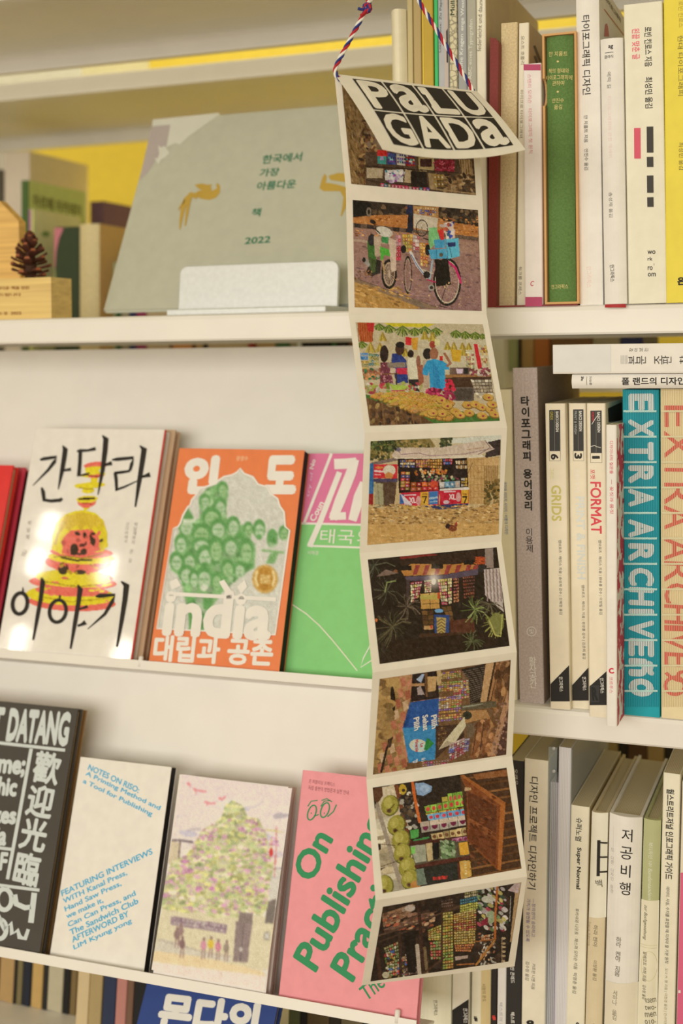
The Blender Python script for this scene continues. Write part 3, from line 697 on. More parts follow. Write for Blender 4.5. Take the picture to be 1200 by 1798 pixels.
b = low('cream paperback lettered Super Normal', (1003.2, 1413), (994.2, 1796), (1036, 1414), .998, (230, 212, 176), hard=False, depth=.15, front=mat((192, 168, 120), .6, 'paper'))
b.spine.text('슈퍼노멀', (1018, 1436), (1016, 1477), 11, INK, bold=.012); b.spine.text('Super Normal', (1017, 1488), (1015, 1561), 9.6, INK, bold=.03)
b.spine.text('후카사와 나오토 · 재스퍼 모리슨 지음', (1014, 1595), (1011, 1702), 6.6, (88, 78, 62)); b.spine.text('박영춘 옮김', (1010.6, 1708), (1009, 1744), 6.6, (88, 78, 62))
b.spine.text('e', (1012, 1799), (1018, 1798.6), 8, INK, bold=.03); b.done()
b = low('tan book with a black comb-shaped mark and white upper wrapper', (1040, 1424), (1028.6, 1797), (1069, 1426), .997, (214, 190, 146), bulge=.0022, depth=.15)
b.spine.patch((1040.6, 1424.5), (1068.6, 1426.4), (1065, 1610), (1035, 1609), (232, 214, 180), up=.0001)
b.spine.stroke([(1053.2, 1473), (1052, 1536)], INK, up=.0005, w=5.6)
for ya, yb_ in ((1476, 1479.5), (1502, 1504.4), (1528.4, 1530)): b.spine.stroke([(1051, ya), (1067.6, yb_)], INK, up=.0005, w=2.8)
b.spine.text('백', (1047.6, 1549), (1058.6, 1549), 13, (64, 56, 44), up=.0003)
b.spine.text('하라 켄야', (1047.4, 1622), (1046.4, 1660), 7.6, (110, 96, 70)); b.spine.text('이정환 옮김', (1046.4, 1684), (1045.6, 1719), 6.6, (120, 104, 76)); b.spine.text('hara kenya', (1036, 1618), (1034.8, 1660), 5.6, (170, 148, 108))
b.spine.text('안', (1040, 1799), (1046.6, 1798.6), 7.4, INK, bold=.03); b.done()
b = low('round-backed white book with four stacked black Korean letters', (1071.4, 1426), (1061.6, 1797), (1129, 1436), .996, (234, 222, 198), bulge=.005, depth=.15)
b.spine.patch((1065, 1720), (1122.6, 1723), (1120, 1840), (1061, 1840), (226, 208, 172), up=.0002)
b.spine.stack('저공비행', (1103.4, 1463), (1099.6, 1556), 22, INK, bold=.003); b.spine.stack('또 다른 디자인 풍경', (1077.4, 1490), (1075.6, 1562), 6.4, (176, 164, 144))
b.spine.stack('하라 켄야 지음', (1089, 1645), (1086, 1704), 9.6, (110, 98, 80), up=.0002); b.spine.stack('서하나 옮김', (1082.4, 1738), (1081, 1781), 9, (120, 106, 82), up=.0003)
b.spine.stroke([(1079, 1449), (1078, 1500)], (206, 196, 176), w=.6); b.done()
b = low('book with a sage green head and a cream wrapper with ring prints', (1131.6, 1436), (1121.6, 1797), (1161.6, 1438), .995, (178, 172, 118), bulge=.0022, depth=.15)
b.spine.patch((1127, 1578), (1158.4, 1580), (1154, 1840), (1119, 1840), (226, 210, 172), up=.0001)
b.spine.text('북디자인 101', (1144, 1477), (1143.4, 1519), 7.4, (226, 220, 186)); b.spine.text('Bundentandem', (1143.3, 1523), (1142.4, 1578), 6.8, (222, 214, 180), shear=.2)
b.spine.text('zur Buchgestaltung', (1135, 1587), (1133, 1648), 7.2, (92, 80, 54), shear=.3, up=.0003)
b.spine.text('알베르트 카퍼 지음', (1134, 1669), (1132.6, 1721), 6.6, (84, 72, 48), up=.0003); b.spine.text('김수정 옮김', (1132.6, 1727), (1131.8, 1752), 6, (84, 72, 48), up=.0003)
b.spine.ring(1141, 1694, 14, 26, .7, (204, 184, 136), up=.0003); b.spine.stroke([(1125.6, 1660), (1155.6, 1664)], (204, 184, 136), up=.0003, w=.7); b.spine.stroke([(1124.8, 1656), (1155.6, 1659)], (204, 184, 136), up=.0003, w=.7)
for s_, y in (('«sem', 1754), ('two-', 1766.6), ('men', 1779), ('010-', 1791.6)): b.spine.text(s_, (1134, y), (1153, y+.6), 7.6, (96, 84, 58), up=.0003)
b.done()
b = low('tall cream paperback with long condensed black Korean title, by the pink-wrapped book', (1165.4, 1356), (1154.6, 1797), (1196, 1356.6), .994, (230, 212, 176), hard=False, depth=.16)
b.spine.text('월스트리트저널 인포그래픽 가이드', (1178, 1385), (1174.6, 1544), 13.5, INK, bold=.018)
b.spine.text('데이터, 사실, 수치를 표현할 때 지켜야 할 기본 원칙', (1173.4, 1557), (1171, 1691), 6.6, (58, 50, 38)); b.spine.text('도나 M. 웡 지음 | 이현경 옮김 | 인사이트', (1170.6, 1700), (1168.4, 1800), 6, (150, 132, 98)); b.done()
b = low('cream book with a deep pink wrapper at the frame edge', (1198.6, 1372), (1188.0, 1797), (1250, 1373), .992, (226, 206, 172), hard=False, depth=.16)
b.spine.patch((1194.4, 1532), (1247, 1533), (1241, 1840), (1186, 1840), (214, 96, 120), up=.0002); b.spine.patch((1192, 1738), (1196, 1738), (1196, 1743), (1192, 1743), (236, 216, 196), nx=1, up=.0004); b.done()

# ---- things farther back -------------------------------------------------
GR, GB = 'books on the rear shelving', 'books behind the display rack'
def back(label, xl, xr, ytop, Y, z, rgb, depth=.13, lean=0, **kw):
    kw.setdefault('group', GR); kw.setdefault('hard', False)
    yb = 600
    return spine_book(label, (xl, ytop), (xl+lean*(yb-ytop), yb), (xr, ytop), Y, z, rgb, depth=depth, **kw)
back('dark grey-brown book at the picture edge beside the tall pale one', -40, 4.5, 300, 1.56, R1Z, (86, 76, 60)).done()
b = back('tall pale thick-backed book with a tan cover behind the olive green one', 7, 52, 268, 1.545, R1Z, (216, 194, 164), depth=.15, kind='pages', front=mat((232, 206, 166), .7, 'paper')); b.done()
b = back('olive green book with dark title behind the pinecone', 37, 50, 317, 1.37, R1Z, (70, 92, 42), depth=.13, front=mat((192, 198, 122), .6, 'paper'))
b.front.text('아르떼 아카데미', (58, 351), (142, 371), 22, (90, 84, 50), bold=.02); b.done()
b = back('small pale green book with a purple stripe beside the pinecone', 50.5, 59, 367, 1.362, R1Z, (190, 188, 110), depth=.105, front=mat((222, 224, 160), .6, 'paper'))
b.spine.patch((51.4, 368), (55, 368), (55, 560), (51.4, 560), (176, 100, 140), nx=1, up=.0002); b.front.disc(80, 411, 7, 5, (126, 152, 88)); b.done()
b = back('dark green book with a rose corner behind the wooden block', 95, 138.6, 399, 1.352, R1Z, (48, 58, 32), depth=.10)
b.spine.poly([(95.6, 400), (112, 400), (104, 418), (99, 440), (97, 470), (95.6, 470)], (190, 110, 112)); b.spine.poly([(95.6, 470), (97, 470), (100, 500), (108, 560), (95.6, 560)], (140, 140, 80)); b.done()
b = back('thick cream cloth book with a tan side, beside the grey exhibition board', 140.5, 175, 394, 1.345, R1Z, (206, 182, 128), depth=.11, bulge=.004, hard=True, kind='cloth', front=mat((212, 172, 110), .7, 'cloth')); b.done()
b = back('dark purple book between the olive book and the yellow wall', 158, 182, 354, 1.53, R1Z, (92, 62, 62), depth=.14, front=mat((118, 84, 104), .6, 'paper')); b.done()
bxp = at(158, 140, 1.5)
bx = empty('storage_box', Matrix.Translation((bxp.x-.1, 1.5, S0))); tag(bx, 'pale box on top of the rear shelving, glimpsed through the slit between shelves', 'box')
mb = MB(); mb.box((bxp.x-.22, 1.48, S0), (bxp.x, 1.66, S0+.085), mat((226, 214, 180), .6, 'paper')); mb.build('box', bx, bevel=.001)
mb = MB(); mb.box((bxp.x-.222, 1.478, S0+.085), (bxp.x+.002, 1.662, S0+.10), mat((214, 200, 164), .6, 'paper')); mb.build('lid', bx, bevel=.001)
names = {'navy': (40, 42, 78), 'grey': (150, 136, 106), 'green': (60, 92, 50), 'black': (32, 28, 24), 'tan': (176, 140, 90), 'magenta': (140, 44, 76), 'beige': (182, 156, 116), 'red': (150, 46, 34), 'white': (206, 200, 184), 'orange-tan': (190, 128, 70), 'brown': (112, 78, 44), 'pale green': (170, 172, 124), 'orange-brown': (176, 104, 52)}
row = [('pale green', 183, 203), ('green', 203.4, 211), ('grey', 211.6, 226), ('navy', 226.4, 239), ('magenta', 239.4, 257), ('beige', 257.4, 297), ('green', 297.4, 302), ('orange-tan', 302.4, 337), ('black', 337.4, 342.6), ('tan', 343, 357), ('black', 357.4, 363), ('beige', 363.4, 436),
       ('red', 436.6, 445), ('tan', 445.4, 484), ('green', 484.4, 509), ('grey', 509.4, 521), ('white', 521.4, 529), ('black', 529.4, 581), ('green', 581.4, 590), ('black', 590.4, 612), ('brown', 612.4, 650), ('grey', 650.4, 700), ('black', 700.4, 720), ('tan', 720.4, 780), ('green', 780.4, 810), ('beige', 810.4, 868),
       ('pale green', 892, 911), ('black', 911.4, 915), ('tan', 915.4, 938), ('orange-brown', 938.4, 966), ('brown', 966.4, 1040), ('grey', 1040.4, 1090), ('navy', 1090.4, 1130)]
rnd = random.Random(7)
for i, (nm, x0, x1) in enumerate(row):
    prev_ = row[i-1][0] if i else 'cream'; nxt = row[i+1][0] if i+1 < len(row) else 'empty'
    where = 'in the slit above the display panel' if x0 < 612 else ('beyond the gap under the shelf' if x0 > 868 else 'behind the photo sheet')
    back('%s book between %s and %s ones, %s' % (nm, prev_, nxt, where), x0, x1, 470+rnd.uniform(-25, 25), 1.375+rnd.uniform(0, .01), R1Z, names[nm], depth=.12).done()
# lower rear shelf, seen over the tops of the bottom row
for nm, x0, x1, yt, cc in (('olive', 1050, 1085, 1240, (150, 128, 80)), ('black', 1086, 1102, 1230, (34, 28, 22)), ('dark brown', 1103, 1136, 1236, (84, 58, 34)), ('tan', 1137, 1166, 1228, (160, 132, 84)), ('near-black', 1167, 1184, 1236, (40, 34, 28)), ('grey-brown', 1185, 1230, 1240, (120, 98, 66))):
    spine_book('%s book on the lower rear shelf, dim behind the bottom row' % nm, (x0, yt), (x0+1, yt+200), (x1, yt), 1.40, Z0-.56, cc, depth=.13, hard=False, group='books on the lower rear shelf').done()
# dim spines on the deep bottom board, under the lower ledge
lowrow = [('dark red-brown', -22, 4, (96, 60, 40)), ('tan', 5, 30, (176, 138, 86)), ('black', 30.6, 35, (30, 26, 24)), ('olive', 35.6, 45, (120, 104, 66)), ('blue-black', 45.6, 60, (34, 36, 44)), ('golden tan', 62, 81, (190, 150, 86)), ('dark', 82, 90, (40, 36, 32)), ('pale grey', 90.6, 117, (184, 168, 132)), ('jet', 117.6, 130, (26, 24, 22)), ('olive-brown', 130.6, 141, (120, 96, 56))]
for nm, x0, x1, cc in lowrow:
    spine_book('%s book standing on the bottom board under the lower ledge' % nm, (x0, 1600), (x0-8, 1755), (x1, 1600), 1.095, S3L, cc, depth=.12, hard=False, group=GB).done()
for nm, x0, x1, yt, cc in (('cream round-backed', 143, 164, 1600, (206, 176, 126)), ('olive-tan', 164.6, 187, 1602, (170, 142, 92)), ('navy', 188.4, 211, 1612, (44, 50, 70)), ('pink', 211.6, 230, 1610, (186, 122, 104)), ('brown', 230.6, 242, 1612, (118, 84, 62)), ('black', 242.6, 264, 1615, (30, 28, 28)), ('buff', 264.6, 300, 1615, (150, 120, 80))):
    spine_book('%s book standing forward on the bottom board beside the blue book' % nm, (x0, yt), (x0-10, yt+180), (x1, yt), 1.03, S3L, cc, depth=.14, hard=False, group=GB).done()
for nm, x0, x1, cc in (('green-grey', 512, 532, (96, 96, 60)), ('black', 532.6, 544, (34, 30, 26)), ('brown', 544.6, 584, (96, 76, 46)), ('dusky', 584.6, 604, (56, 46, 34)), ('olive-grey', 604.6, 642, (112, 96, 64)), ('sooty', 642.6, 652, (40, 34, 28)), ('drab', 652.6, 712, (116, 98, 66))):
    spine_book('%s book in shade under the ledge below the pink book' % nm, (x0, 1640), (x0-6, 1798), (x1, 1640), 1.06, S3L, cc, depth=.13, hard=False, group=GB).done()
# ------------------------------------------------------------------ face-out books on the sloping rack
GD1, GD2 = 'face-out books on the upper ledge', 'face-out books on the lower ledge'
def crop(ox, oy, k):
    """turns points measured in an enlarged view (origin ox, oy, scale k) into photo pixels"""
    return lambda *p: tuple((q[0]/k+ox, q[1]/k+oy)+tuple(x/k for x in q[2:]) for q in p)
def face_out(label, tl, bl, br, off, thick, rgb, b0, group, w=None, **kw):
    """front cover in the plane PC + off*NP; it stands on the ledge whose foot is b0"""
    P0 = PC + NP*off
    TL, BL, BR = hit(*tl, P0, NP), hit(*bl, P0, NP), hit(*br, P0, NP)
    s_led = (b0-PC).dot(SP)
    O = Vector(((TL.x+BL.x)/2, 0, 0)); base = PC + NP*off + SP*s_led; O.y, O.z = base.y, base.z
    h = (TL-base).dot(SP); wd = w or (BR.x-O.x)
    O = O - NP*thick
    L = Matrix(((NP.x, 1, SP.x, O.x), (NP.y, 0, SP.y, O.y), (NP.z, 0, SP.z, O.z), (0, 0, 0, 1)))
    return Book(label, L, thick, wd, h, rgb, group=group, **kw)
def paint_cover(b, c, quad, bg, draw, n=(150, 200), seed=1, up=.0002, rough=.5, maskpoly=None, spec=.35, name='cover_print'):
    """a printed picture on the front cover inside quad (view coordinates: tl, tr, br, bl)"""
    f = b.front; q = [f.on(*c(p)[0]) for p in quad]
    u = np.linspace(0, 1, n[0])[None, :, None]; v = np.linspace(0, 1, n[1])[:, None, None]
    A, B, D, E_ = (np.array(x) for x in q)
    g = (A*(1-u)+B*u)*(1-v)+(E_*(1-u)+D*u)*v + np.array(f.n)*(f.lift+up)
    X, Y = project_grid(g); (ox, oy), k = c.o, c.k
    p = Paint((X-ox)*k, (Y-oy)*k, bg, seed); m = draw(p)
    return picture(name, g, p.colours(), m, b.root, rough, spec)
def project_grid(g):
    d = g-np.array(CAM); z = d @ np.array(FWD)
    return PX0+FPX*(d @ np.array(RIGHT))/z, PY0-FPX*(d @ np.array(UP))/z
class View:
    def __init__(s, ox, oy, k): s.o, s.k = (ox, oy), k
    def __call__(s, *p): return [tuple((q[0]/s.k+s.o[0], q[1]/s.k+s.o[1])+tuple(x/s.k for x in q[2:])) for q in p]
    def t(s, surf, body, p0, p1, h, rgb, **kw): a, b_ = s(p0, p1); surf.text(body, a, b_, h/s.k, rgb, **kw)
    def st(s, surf, pts, rgb, w=None, **kw): surf.stroke(s(*pts), rgb, w=(w/s.k if w else None), **kw)
    def pl(s, surf, pts, rgb, **kw): surf.poly(s(*pts), rgb, **kw)
    def rg(s, surf, cx, cy, rx, ry, w, rgb, **kw): (x, y), = s((cx, cy)); surf.ring(x, y, rx/s.k, ry/s.k, w/s.k, rgb, **kw)
    def sk(s, surf, body, p0, p1, size, rgb, **kw): a, b_ = s(p0, p1); surf.stack(body, a, b_, size/s.k, rgb, **kw)

# two red books at the picture's edge
v = View(0, 740, 3.871)
def edge_book(label, tr, br, off, thick, w, htop, rgb, b0, group, **kw):
    P0 = PC+NP*off; TR, BR = hit(*tr, P0, NP), hit(*br, P0, NP)
    s_led = (b0-PC).dot(SP); base = PC+NP*off+SP*s_led
    x1 = (TR.x+BR.x)/2; h = (TR-base).dot(SP); O = Vector((x1-w, base.y, base.z))-NP*thick
    L = Matrix(((NP.x, 1, SP.x, O.x), (NP.y, 0, SP.y, O.y), (NP.z, 0, SP.z, O.z), (0, 0, 0, 1)))
    return Book(label, L, thick, w, h, rgb, group=group, **kw)
b = edge_book('rose red book with dark type, half under the scarlet one', (44.6, 821), (-12, 1142), -.004, .012, .10, 0, (204, 62, 76), L1, GD1, rough=.3, page=(60, 40, 34))
for i, (y0, y1) in enumerate(((480, 560), (640, 720), (740, 800), (870, 930), (960, 1000))):
    v.sk(b.front, '이야기'[:2+i % 2], (40-(y0-480)*.08, y0), (28-(y0-480)*.08, y1), 26, (120, 30, 44))
v.t(b.front, '기록', (60, 360), (105, 362), 22, (120, 30, 44)); b.done()
b = edge_book('scarlet book cut off by the picture edge on the upper ledge', (16.4, 817), (-28, 1142), .014, .010, .10, 0, (214, 48, 42), L1, GD1, rough=.25); b.done()

# the white cover with the gilded bell and brushed black title, two more copies behind it
for k_, (lab, off, cc, pg) in enumerate((('cream paperback, hindmost of the stack behind the brush-lettered cover', -.020, (214, 192, 150), (206, 178, 130)), ('slim book with a patterned black edge, between the brush-lettered cover and a cream paperback', -.008, (196, 160, 120), (192, 150, 112)))):
    b = face_out(lab, (60+8*k_, 752), (-3+8*k_, 1140), (229, 1160), off, .011, cc, L1, GD1, w=.1475-.004*k_, page=pg)
    if k_ == 1:
        s_ = Surf(b.L @ Vector((0, b.d, 0)), Vector((1, 0, 0)), b.mb, .0004)
    b.done()
b = face_out('white glossy cover with black brush lettering and a gilded bell', (60, 752), (-3, 1140), (229, 1160), .004, .0115, (240, 226, 206), L1, GD1, rough=.055, spec=.5, page=(232, 214, 180))
f = b.front
BR_ = [[(275, 262, 14), (300, 255, 24), (385, 243, 20), (372, 275, 24), (330, 330, 18), (225, 437, 4)], [(428, 165, 6), (446, 190, 34), (438, 250, 32), (424, 335, 28), (398, 462, 6)], [(428, 334, 16), (462, 330, 18), (484, 326, 22)], [(285, 450, 12), (295, 480, 26), (302, 535, 26), (350, 542, 22), (412, 536, 24), (424, 524, 20)],
       [(525, 205, 10), (545, 200, 22), (600, 198, 16), (652, 186, 24)], [(548, 210, 24), (545, 280, 24), (538, 370, 28), (580, 362, 16), (612, 352, 8)], [(698, 95, 6), (722, 120, 36), (716, 200, 34), (700, 330, 28), (668, 500, 6)], [(705, 300, 14), (735, 292, 20), (762, 284, 30)],
       [(765, 262, 12), (800, 258, 24), (908, 248, 22), (898, 290, 22), (885, 335, 18)], [(780, 352, 18), (830, 346, 20), (885, 338, 16)], [(785, 350, 22), (792, 400, 22), (795, 465, 28), (850, 445, 14), (935, 405, 6)], [(952, 165, 6), (982, 190, 38), (972, 260, 34), (950, 400, 30), (922, 582, 10)], [(955, 380, 16), (990, 372, 20), (1022, 362, 34)],
       [(157, 1128, 6), (160, 1165, 14)], [(286, 1062, 10), (294, 1090, 34), (280, 1200, 28), (258, 1320, 26), (228, 1486, 12)], [(410, 1182, 16), (408, 1210, 10)], [(532, 1112, 10), (548, 1140, 36), (536, 1230, 30), (512, 1370, 28), (482, 1546, 12)], [(540, 1276, 14), (570, 1268, 16), (598, 1258, 22)], [(530, 1390, 16), (556, 1382, 18), (584, 1366, 34)],
       [(652, 1190, 10), (680, 1186, 30), (782, 1180, 20), (765, 1225, 26), (715, 1310, 20), (598, 1412, 4)], [(826, 1088, 10), (862, 1115, 40), (852, 1210, 34), (830, 1350, 28), (798, 1532, 12)]]
def bell(p):
    Y_, R_, K_ = (222, 196, 40), (226, 104, 84), (58, 40, 24)
    p.a[:] = False; base = p.c.copy()
    for cx, cy, rx, ry, col in ((490, 1230, 300, 62, R_), (480, 1180, 305, 70, Y_), (490, 1150, 250, 40, R_), (495, 1095, 300, 55, R_), (505, 1060, 265, 55, Y_), (520, 1100, 240, 28, Y_), (530, 960, 225, 70, R_), (550, 925, 225, 45, Y_), (555, 890, 215, 40, R_)):
        p.ell(cx, cy, rx, ry, col, 2); p.a |= p.em(cx, cy, rx, ry, 2) < 1
    dome = [(350, 870), (355, 770), (380, 690), (440, 630), (510, 605), (580, 600), (650, 620), (705, 670), (730, 750), (735, 850), (700, 885), (420, 905)]
    p.poly(dome, Y_); p.a |= p.inside(dome)
    p.poly([(420, 900), (430, 790), (480, 740), (560, 735), (620, 730), (670, 780), (690, 870), (600, 905)], R_)
    m = p.inside([(395, 700), (450, 640), (560, 615), (660, 640), (710, 700), (690, 740), (640, 710), (610, 745), (590, 700), (550, 745), (520, 705), (470, 745), (440, 720), (400, 760)])
    p.c[m] = np.where((((p.X+p.Y) // 7 + (p.X-p.Y)//7) % 2 == 0)[m][:, None], (196, 160, 50), (222, 184, 50))
    p.line([(375, 830), (395, 760), (440, 690)], 18, (190, 160, 40)); p.line([(690, 850), (700, 790), (680, 720)], 34, (212, 184, 40))
    p.blobs((430, 760, 690, 900), 22, 22, [R_, (214, 92, 76), K_, (80, 40, 30)], .6)
    p.poly([(610, 770), (650, 800), (640, 850), (615, 830)], K_); p.ell(505, 870, 28, 40, K_); p.ell(570, 885, 22, 22, K_)
    p.line([(420, 925), (520, 945), (620, 940)], 14, K_); p.line([(370, 920), (440, 915), (560, 930), (700, 900)], 8, (150, 120, 20))
    p.ell(430, 1000, 36, 42, K_); p.ell(545, 1025, 40, 16, K_); p.blobs((360, 970, 700, 1040), 16, 20, [R_, (206, 90, 70), (180, 140, 30)], .5)
    p.blobs((260, 1060, 760, 1240), 26, 26, [Y_, (200, 172, 30), R_], .35, 0); p.line([(310, 1090), (520, 1125), (740, 1100)], 7, (170, 130, 30)); p.line([(260, 1190), (480, 1225), (740, 1200)], 6, (176, 140, 30))
    for cx, cy, rx, ry, col in ((585, 575, 30, 28, Y_), (590, 545, 66, 42, R_), (592, 528, 75, 26, Y_), (600, 470, 45, 22, Y_), (612, 435, 108, 24, Y_), (560, 430, 60, 12, Y_), (640, 395, 26, 30, Y_), (630, 362, 90, 20, Y_), (655, 372, 55, 12, R_), (628, 335, 50, 22, Y_), (650, 298, 85, 26, R_), (640, 320, 70, 14, Y_)):
        p.ell(cx, cy, rx, ry, col, -4); p.a |= p.em(cx, cy, rx, ry, -4) < 1
    p.line([(540, 528), (640, 522)], 16, (50, 34, 24)); p.line([(560, 555), (620, 560)], 8, (176, 60, 40)); p.line([(540, 355), (640, 372), (700, 378)], 10, (150, 60, 40)); p.line([(540, 450), (600, 460), (690, 452)], 8, (170, 140, 30))
    p.ell(790-20, 1065, 30, 22, R_); p.noise(7, 5)
    return p.a
paint_cover(b, v, [(170, 265), (800, 265), (800, 1300), (170, 1300)], (240, 226, 206), bell, (150, 230), 5, .0001, .055, spec=.5, name='cover_print')
for st in BR_: v.st(f, st, INK, up=.0005)
v.rg(f, 138, 1238, 50, 72, 26, INK, up=.0005, ang=.15); v.rg(f, 395, 1290, 56, 76, 24, INK, up=.0005, ang=.2)
v.sk(f, '박달재', (203, 690), (188, 785), 30, (120, 106, 90)); v.sk(f, '글', (165, 895), (150, 930), 40, (150, 136, 116))
v.sk(f, '간다라에서', (868, 700), (855, 815), 26, (150, 136, 116)); v.sk(f, '박달재까지 온 길', (926, 700), (885, 945), 28, (130, 116, 98))
b.done()
mbk = MB(); L = b.L; mbk.box((b.t-.0024, b.d-.0012, 0), (b.t-.0008, b.d+.0008, b.h), mat((206, 40, 44), .5), L); mbk.build('red_endpaper', b.root)

# orange cover with the arch of green faces
v = View(250, 770, 3.871)
b = face_out('slim white book behind the orange cover', (322, 790), (264, 1163), (490, 1180), -.011, .010, (226, 210, 180), L1, GD1, page=(60, 54, 46)); b.done()
b = face_out('orange cover with green faces under a white-edged arch and blackletter india', (316, 787), (258, 1163), (490, 1182), .002, .0115, (224, 120, 66), L1, GD1, page=(36, 32, 28), rough=.5, hard=False)
f = b.front; CW = (238, 222, 198)
ARCH = [(103, 1292), (215, 612), (246, 600), (262, 575), (280, 520), (312, 466), (328, 455), (338, 420), (376, 375), (388, 345), (430, 330), (500, 308), (522, 285), (560, 260), (610, 250), (645, 232), (668, 205), (696, 240), (755, 262), (790, 312), (850, 330), (872, 374), (922, 410), (938, 460), (966, 500), (974, 600), (1004, 625), (906, 1334)]
def faces(p):
    a = p.inside(ARCH); G1, G2, G3, BGc = (92, 144, 74), (124, 164, 100), (172, 188, 146), (202, 194, 172)
    p.c[:] = BGc
    crowd = [(250, 640), (270, 560), (310, 470), (350, 560), (390, 540), (385, 400), (440, 340), (500, 310), (570, 300), (585, 380), (570, 480), (580, 560), (640, 545), (670, 590), (735, 570), (740, 690), (770, 720), (765, 880), (690, 920), (600, 1000), (540, 1050), (470, 1150), (420, 1300), (320, 1300), (310, 1180), (280, 1050), (260, 940), (190, 890)]
    p.poly(crowd, G2); cm = p.inside(crowd); p.blobs((190, 300, 780, 1280), 260, 34, [G1, G2, (140, 174, 116), (108, 152, 88), (156, 180, 130)], .9, None, cm)
    hs = [(545, 350, 34, 50), (425, 430, 34, 44), (528, 470, 38, 58), (470, 540, 60, 60), (618, 600, 42, 60), (300, 600, 52, 60), (400, 650, 60, 62), (515, 620, 52, 62), (262, 720, 40, 60), (720, 625, 30, 50), (795, 625, 38, 62), (400, 730, 60, 50), (705, 770, 45, 80), (425, 810, 52, 72), (600, 740, 48, 60), (500, 760, 46, 80), (230, 840, 42, 60), (320, 840, 42, 60), (580, 890, 42, 60), (660, 900, 38, 55), (420, 960, 52, 75), (505, 980, 36, 62), (300, 930, 50, 60), (350, 960, 30, 60), (965, 650, 34, 50), (885, 690, 34, 62)]
    for i, (x, y, rx, ry) in enumerate(hs):
        p.ell(x, y-ry*.18, rx*1.12, ry*1.05, G1); p.ell(x+3, y+ry*.08, rx*.8, ry*.8, G3 if i % 3 else (150, 178, 120))
        p.line([(x-rx*.45, y-ry*.05), (x-rx*.1, y-ry*.05)], 7, G1); p.line([(x+rx*.2, y-ry*.05), (x+rx*.55, y-ry*.05)], 7, G1)
        p.line([(x+rx*.02, y), (x-rx*.02, y+ry*.28)], 5, G2); p.line([(x-rx*.3, y+ry*.48), (x+rx*.35, y+ry*.48)], 6, G1)
        if i in (13, 20, 10): p.ell(x, y+ry*.72, rx*.5, ry*.3, (210, 210, 180) if i == 20 else G1)
    p.poly([(275, 540), (310, 470), (355, 545)], G1); p.rect(272, 548, 360, 574, (200, 206, 170))
    p.poly([(850, 700), (872, 640), (890, 608), (905, 650), (915, 720)], G1); p.poly([(840, 850), (870, 780), (930, 770), (900, 850)], G2); p.line([(815, 760), (960, 775)], 14, G2)
    p.poly([(310, 1090), (480, 1085), (430, 1300), (318, 1300)], G1); p.blobs((310, 1090, 470, 1290), 14, 26, [G2, G1, G3], 1.4, 0)
    p.ell(835, 955, 86, 96, (176, 122, 38)); p.ring(835, 955, 76, 86, 4, (214, 176, 100))
    for s_ in (-1, 1): p.line([(835+s_*52, 905), (835+s_*64, 950), (835+s_*50, 1000)], 14, (232, 208, 150))
    for k in range(4): p.line([(803, 930+k*16), (868, 934+k*16)], 8, (232, 208, 150))
    p.blur(1, 2); p.noise(6, 6)
    return a
paint_cover(b, v, [(100, 200), (1010, 200), (1010, 1340), (100, 1340)], (202, 194, 172), faces, (210, 260), 3, .0001, .45)
v.st(f, ARCH+[ARCH[0], ARCH[1]], CW, w=12, up=.0005)
v.t(f, '인', (282, 246), (526, 246), 272, CW, bold=.07); v.t(f, '도', (826, 246), (1056, 246), 272, CW, bold=.07); v.t(f, '광영수', (640, 135), (720, 136), 34, (240, 200, 150))
v.t(f, '대립과 공존', (78, 1424), (892, 1456), 182, CW, bold=.038)
v.t(f, 'india', (150, 1180), (890, 1210), 330, CW, bold=.042, up=.0008); v.st(f, [(175, 1055), (540, 1075), (914, 1094)], CW, w=26, up=.0008)
v.pl(f, [(190, 975), (240, 950), (268, 1000), (205, 1030)], CW, up=.0009); v.pl(f, [(525, 975), (560, 960), (620, 1050), (580, 1070)], CW, up=.0009); v.pl(f, [(650, 1010), (700, 960), (718, 1010), (676, 1058)], CW, up=.0009)
b.done()

# green and pink cover
v = View(480, 770, 4.084)
b = face_out('green and pink cover with white slanted lines, half behind the hanging photo sheet', (537, 796), (493, 1184), (700, 1203), -.012, .010, (130, 190, 108), L1, GD1, page=(30, 28, 26), rough=.5, w=.128)
f = b.front; PK, PL = (214, 112, 138), (240, 212, 208)
v.pl(f, [(236, 108), (760, 108), (745, 612), (160, 604)], PK, up=.0001)
v.st(f, [(160, 608), (745, 622)], CW, w=15, up=.0003); v.st(f, [(420, 108), (222, 612)], CW, w=20, up=.0003); v.st(f, [(478, 242), (335, 608), (262, 776)], CW, w=40, up=.0004); v.st(f, [(250, 770), (745, 786)], CW, w=14, up=.0003)
v.st(f, [(440, 185, 74), (520, 182, 74), (600, 172, 70)], PL, up=.0005); v.st(f, [(590, 150, 60), (560, 250, 74), (480, 450, 74), (430, 580, 60)], PL, up=.0006); v.st(f, [(410, 560), (525, 556)], PL, w=54, up=.0007); v.st(f, [(660, 320, 70), (620, 420, 80), (570, 590, 60)], PL, up=.0005)
v.t(f, '태국', (340, 700), (582, 706), 104, PL, bold=.0, up=.0003); v.t(f, '의', (606, 706), (690, 708), 104, PL, up=.0003); v.t(f, '서해경', (248, 818), (325, 822), 30, PL, up=.0003)
v.t(f, 'Coun', (278, 590), (350, 455), 50, PL, bold=.03, up=.0003); v.t(f, 'try of', (252, 420), (282, 240), 30, (236, 180, 190), up=.0003); v.t(f, 'No', (275, 220), (292, 150), 34, PL, bold=.03, up=.0003)
v.st(f, [(100, 1165), (240, 1258), (330, 1338), (420, 1438), (520, 1560), (605, 1666)], (236, 236, 180), w=8, up=.0003)
v.st(f, [(700, 1480), (650, 1572), (628, 1642), (710, 1590)], (236, 236, 190), w=8, up=.0003); b.done()

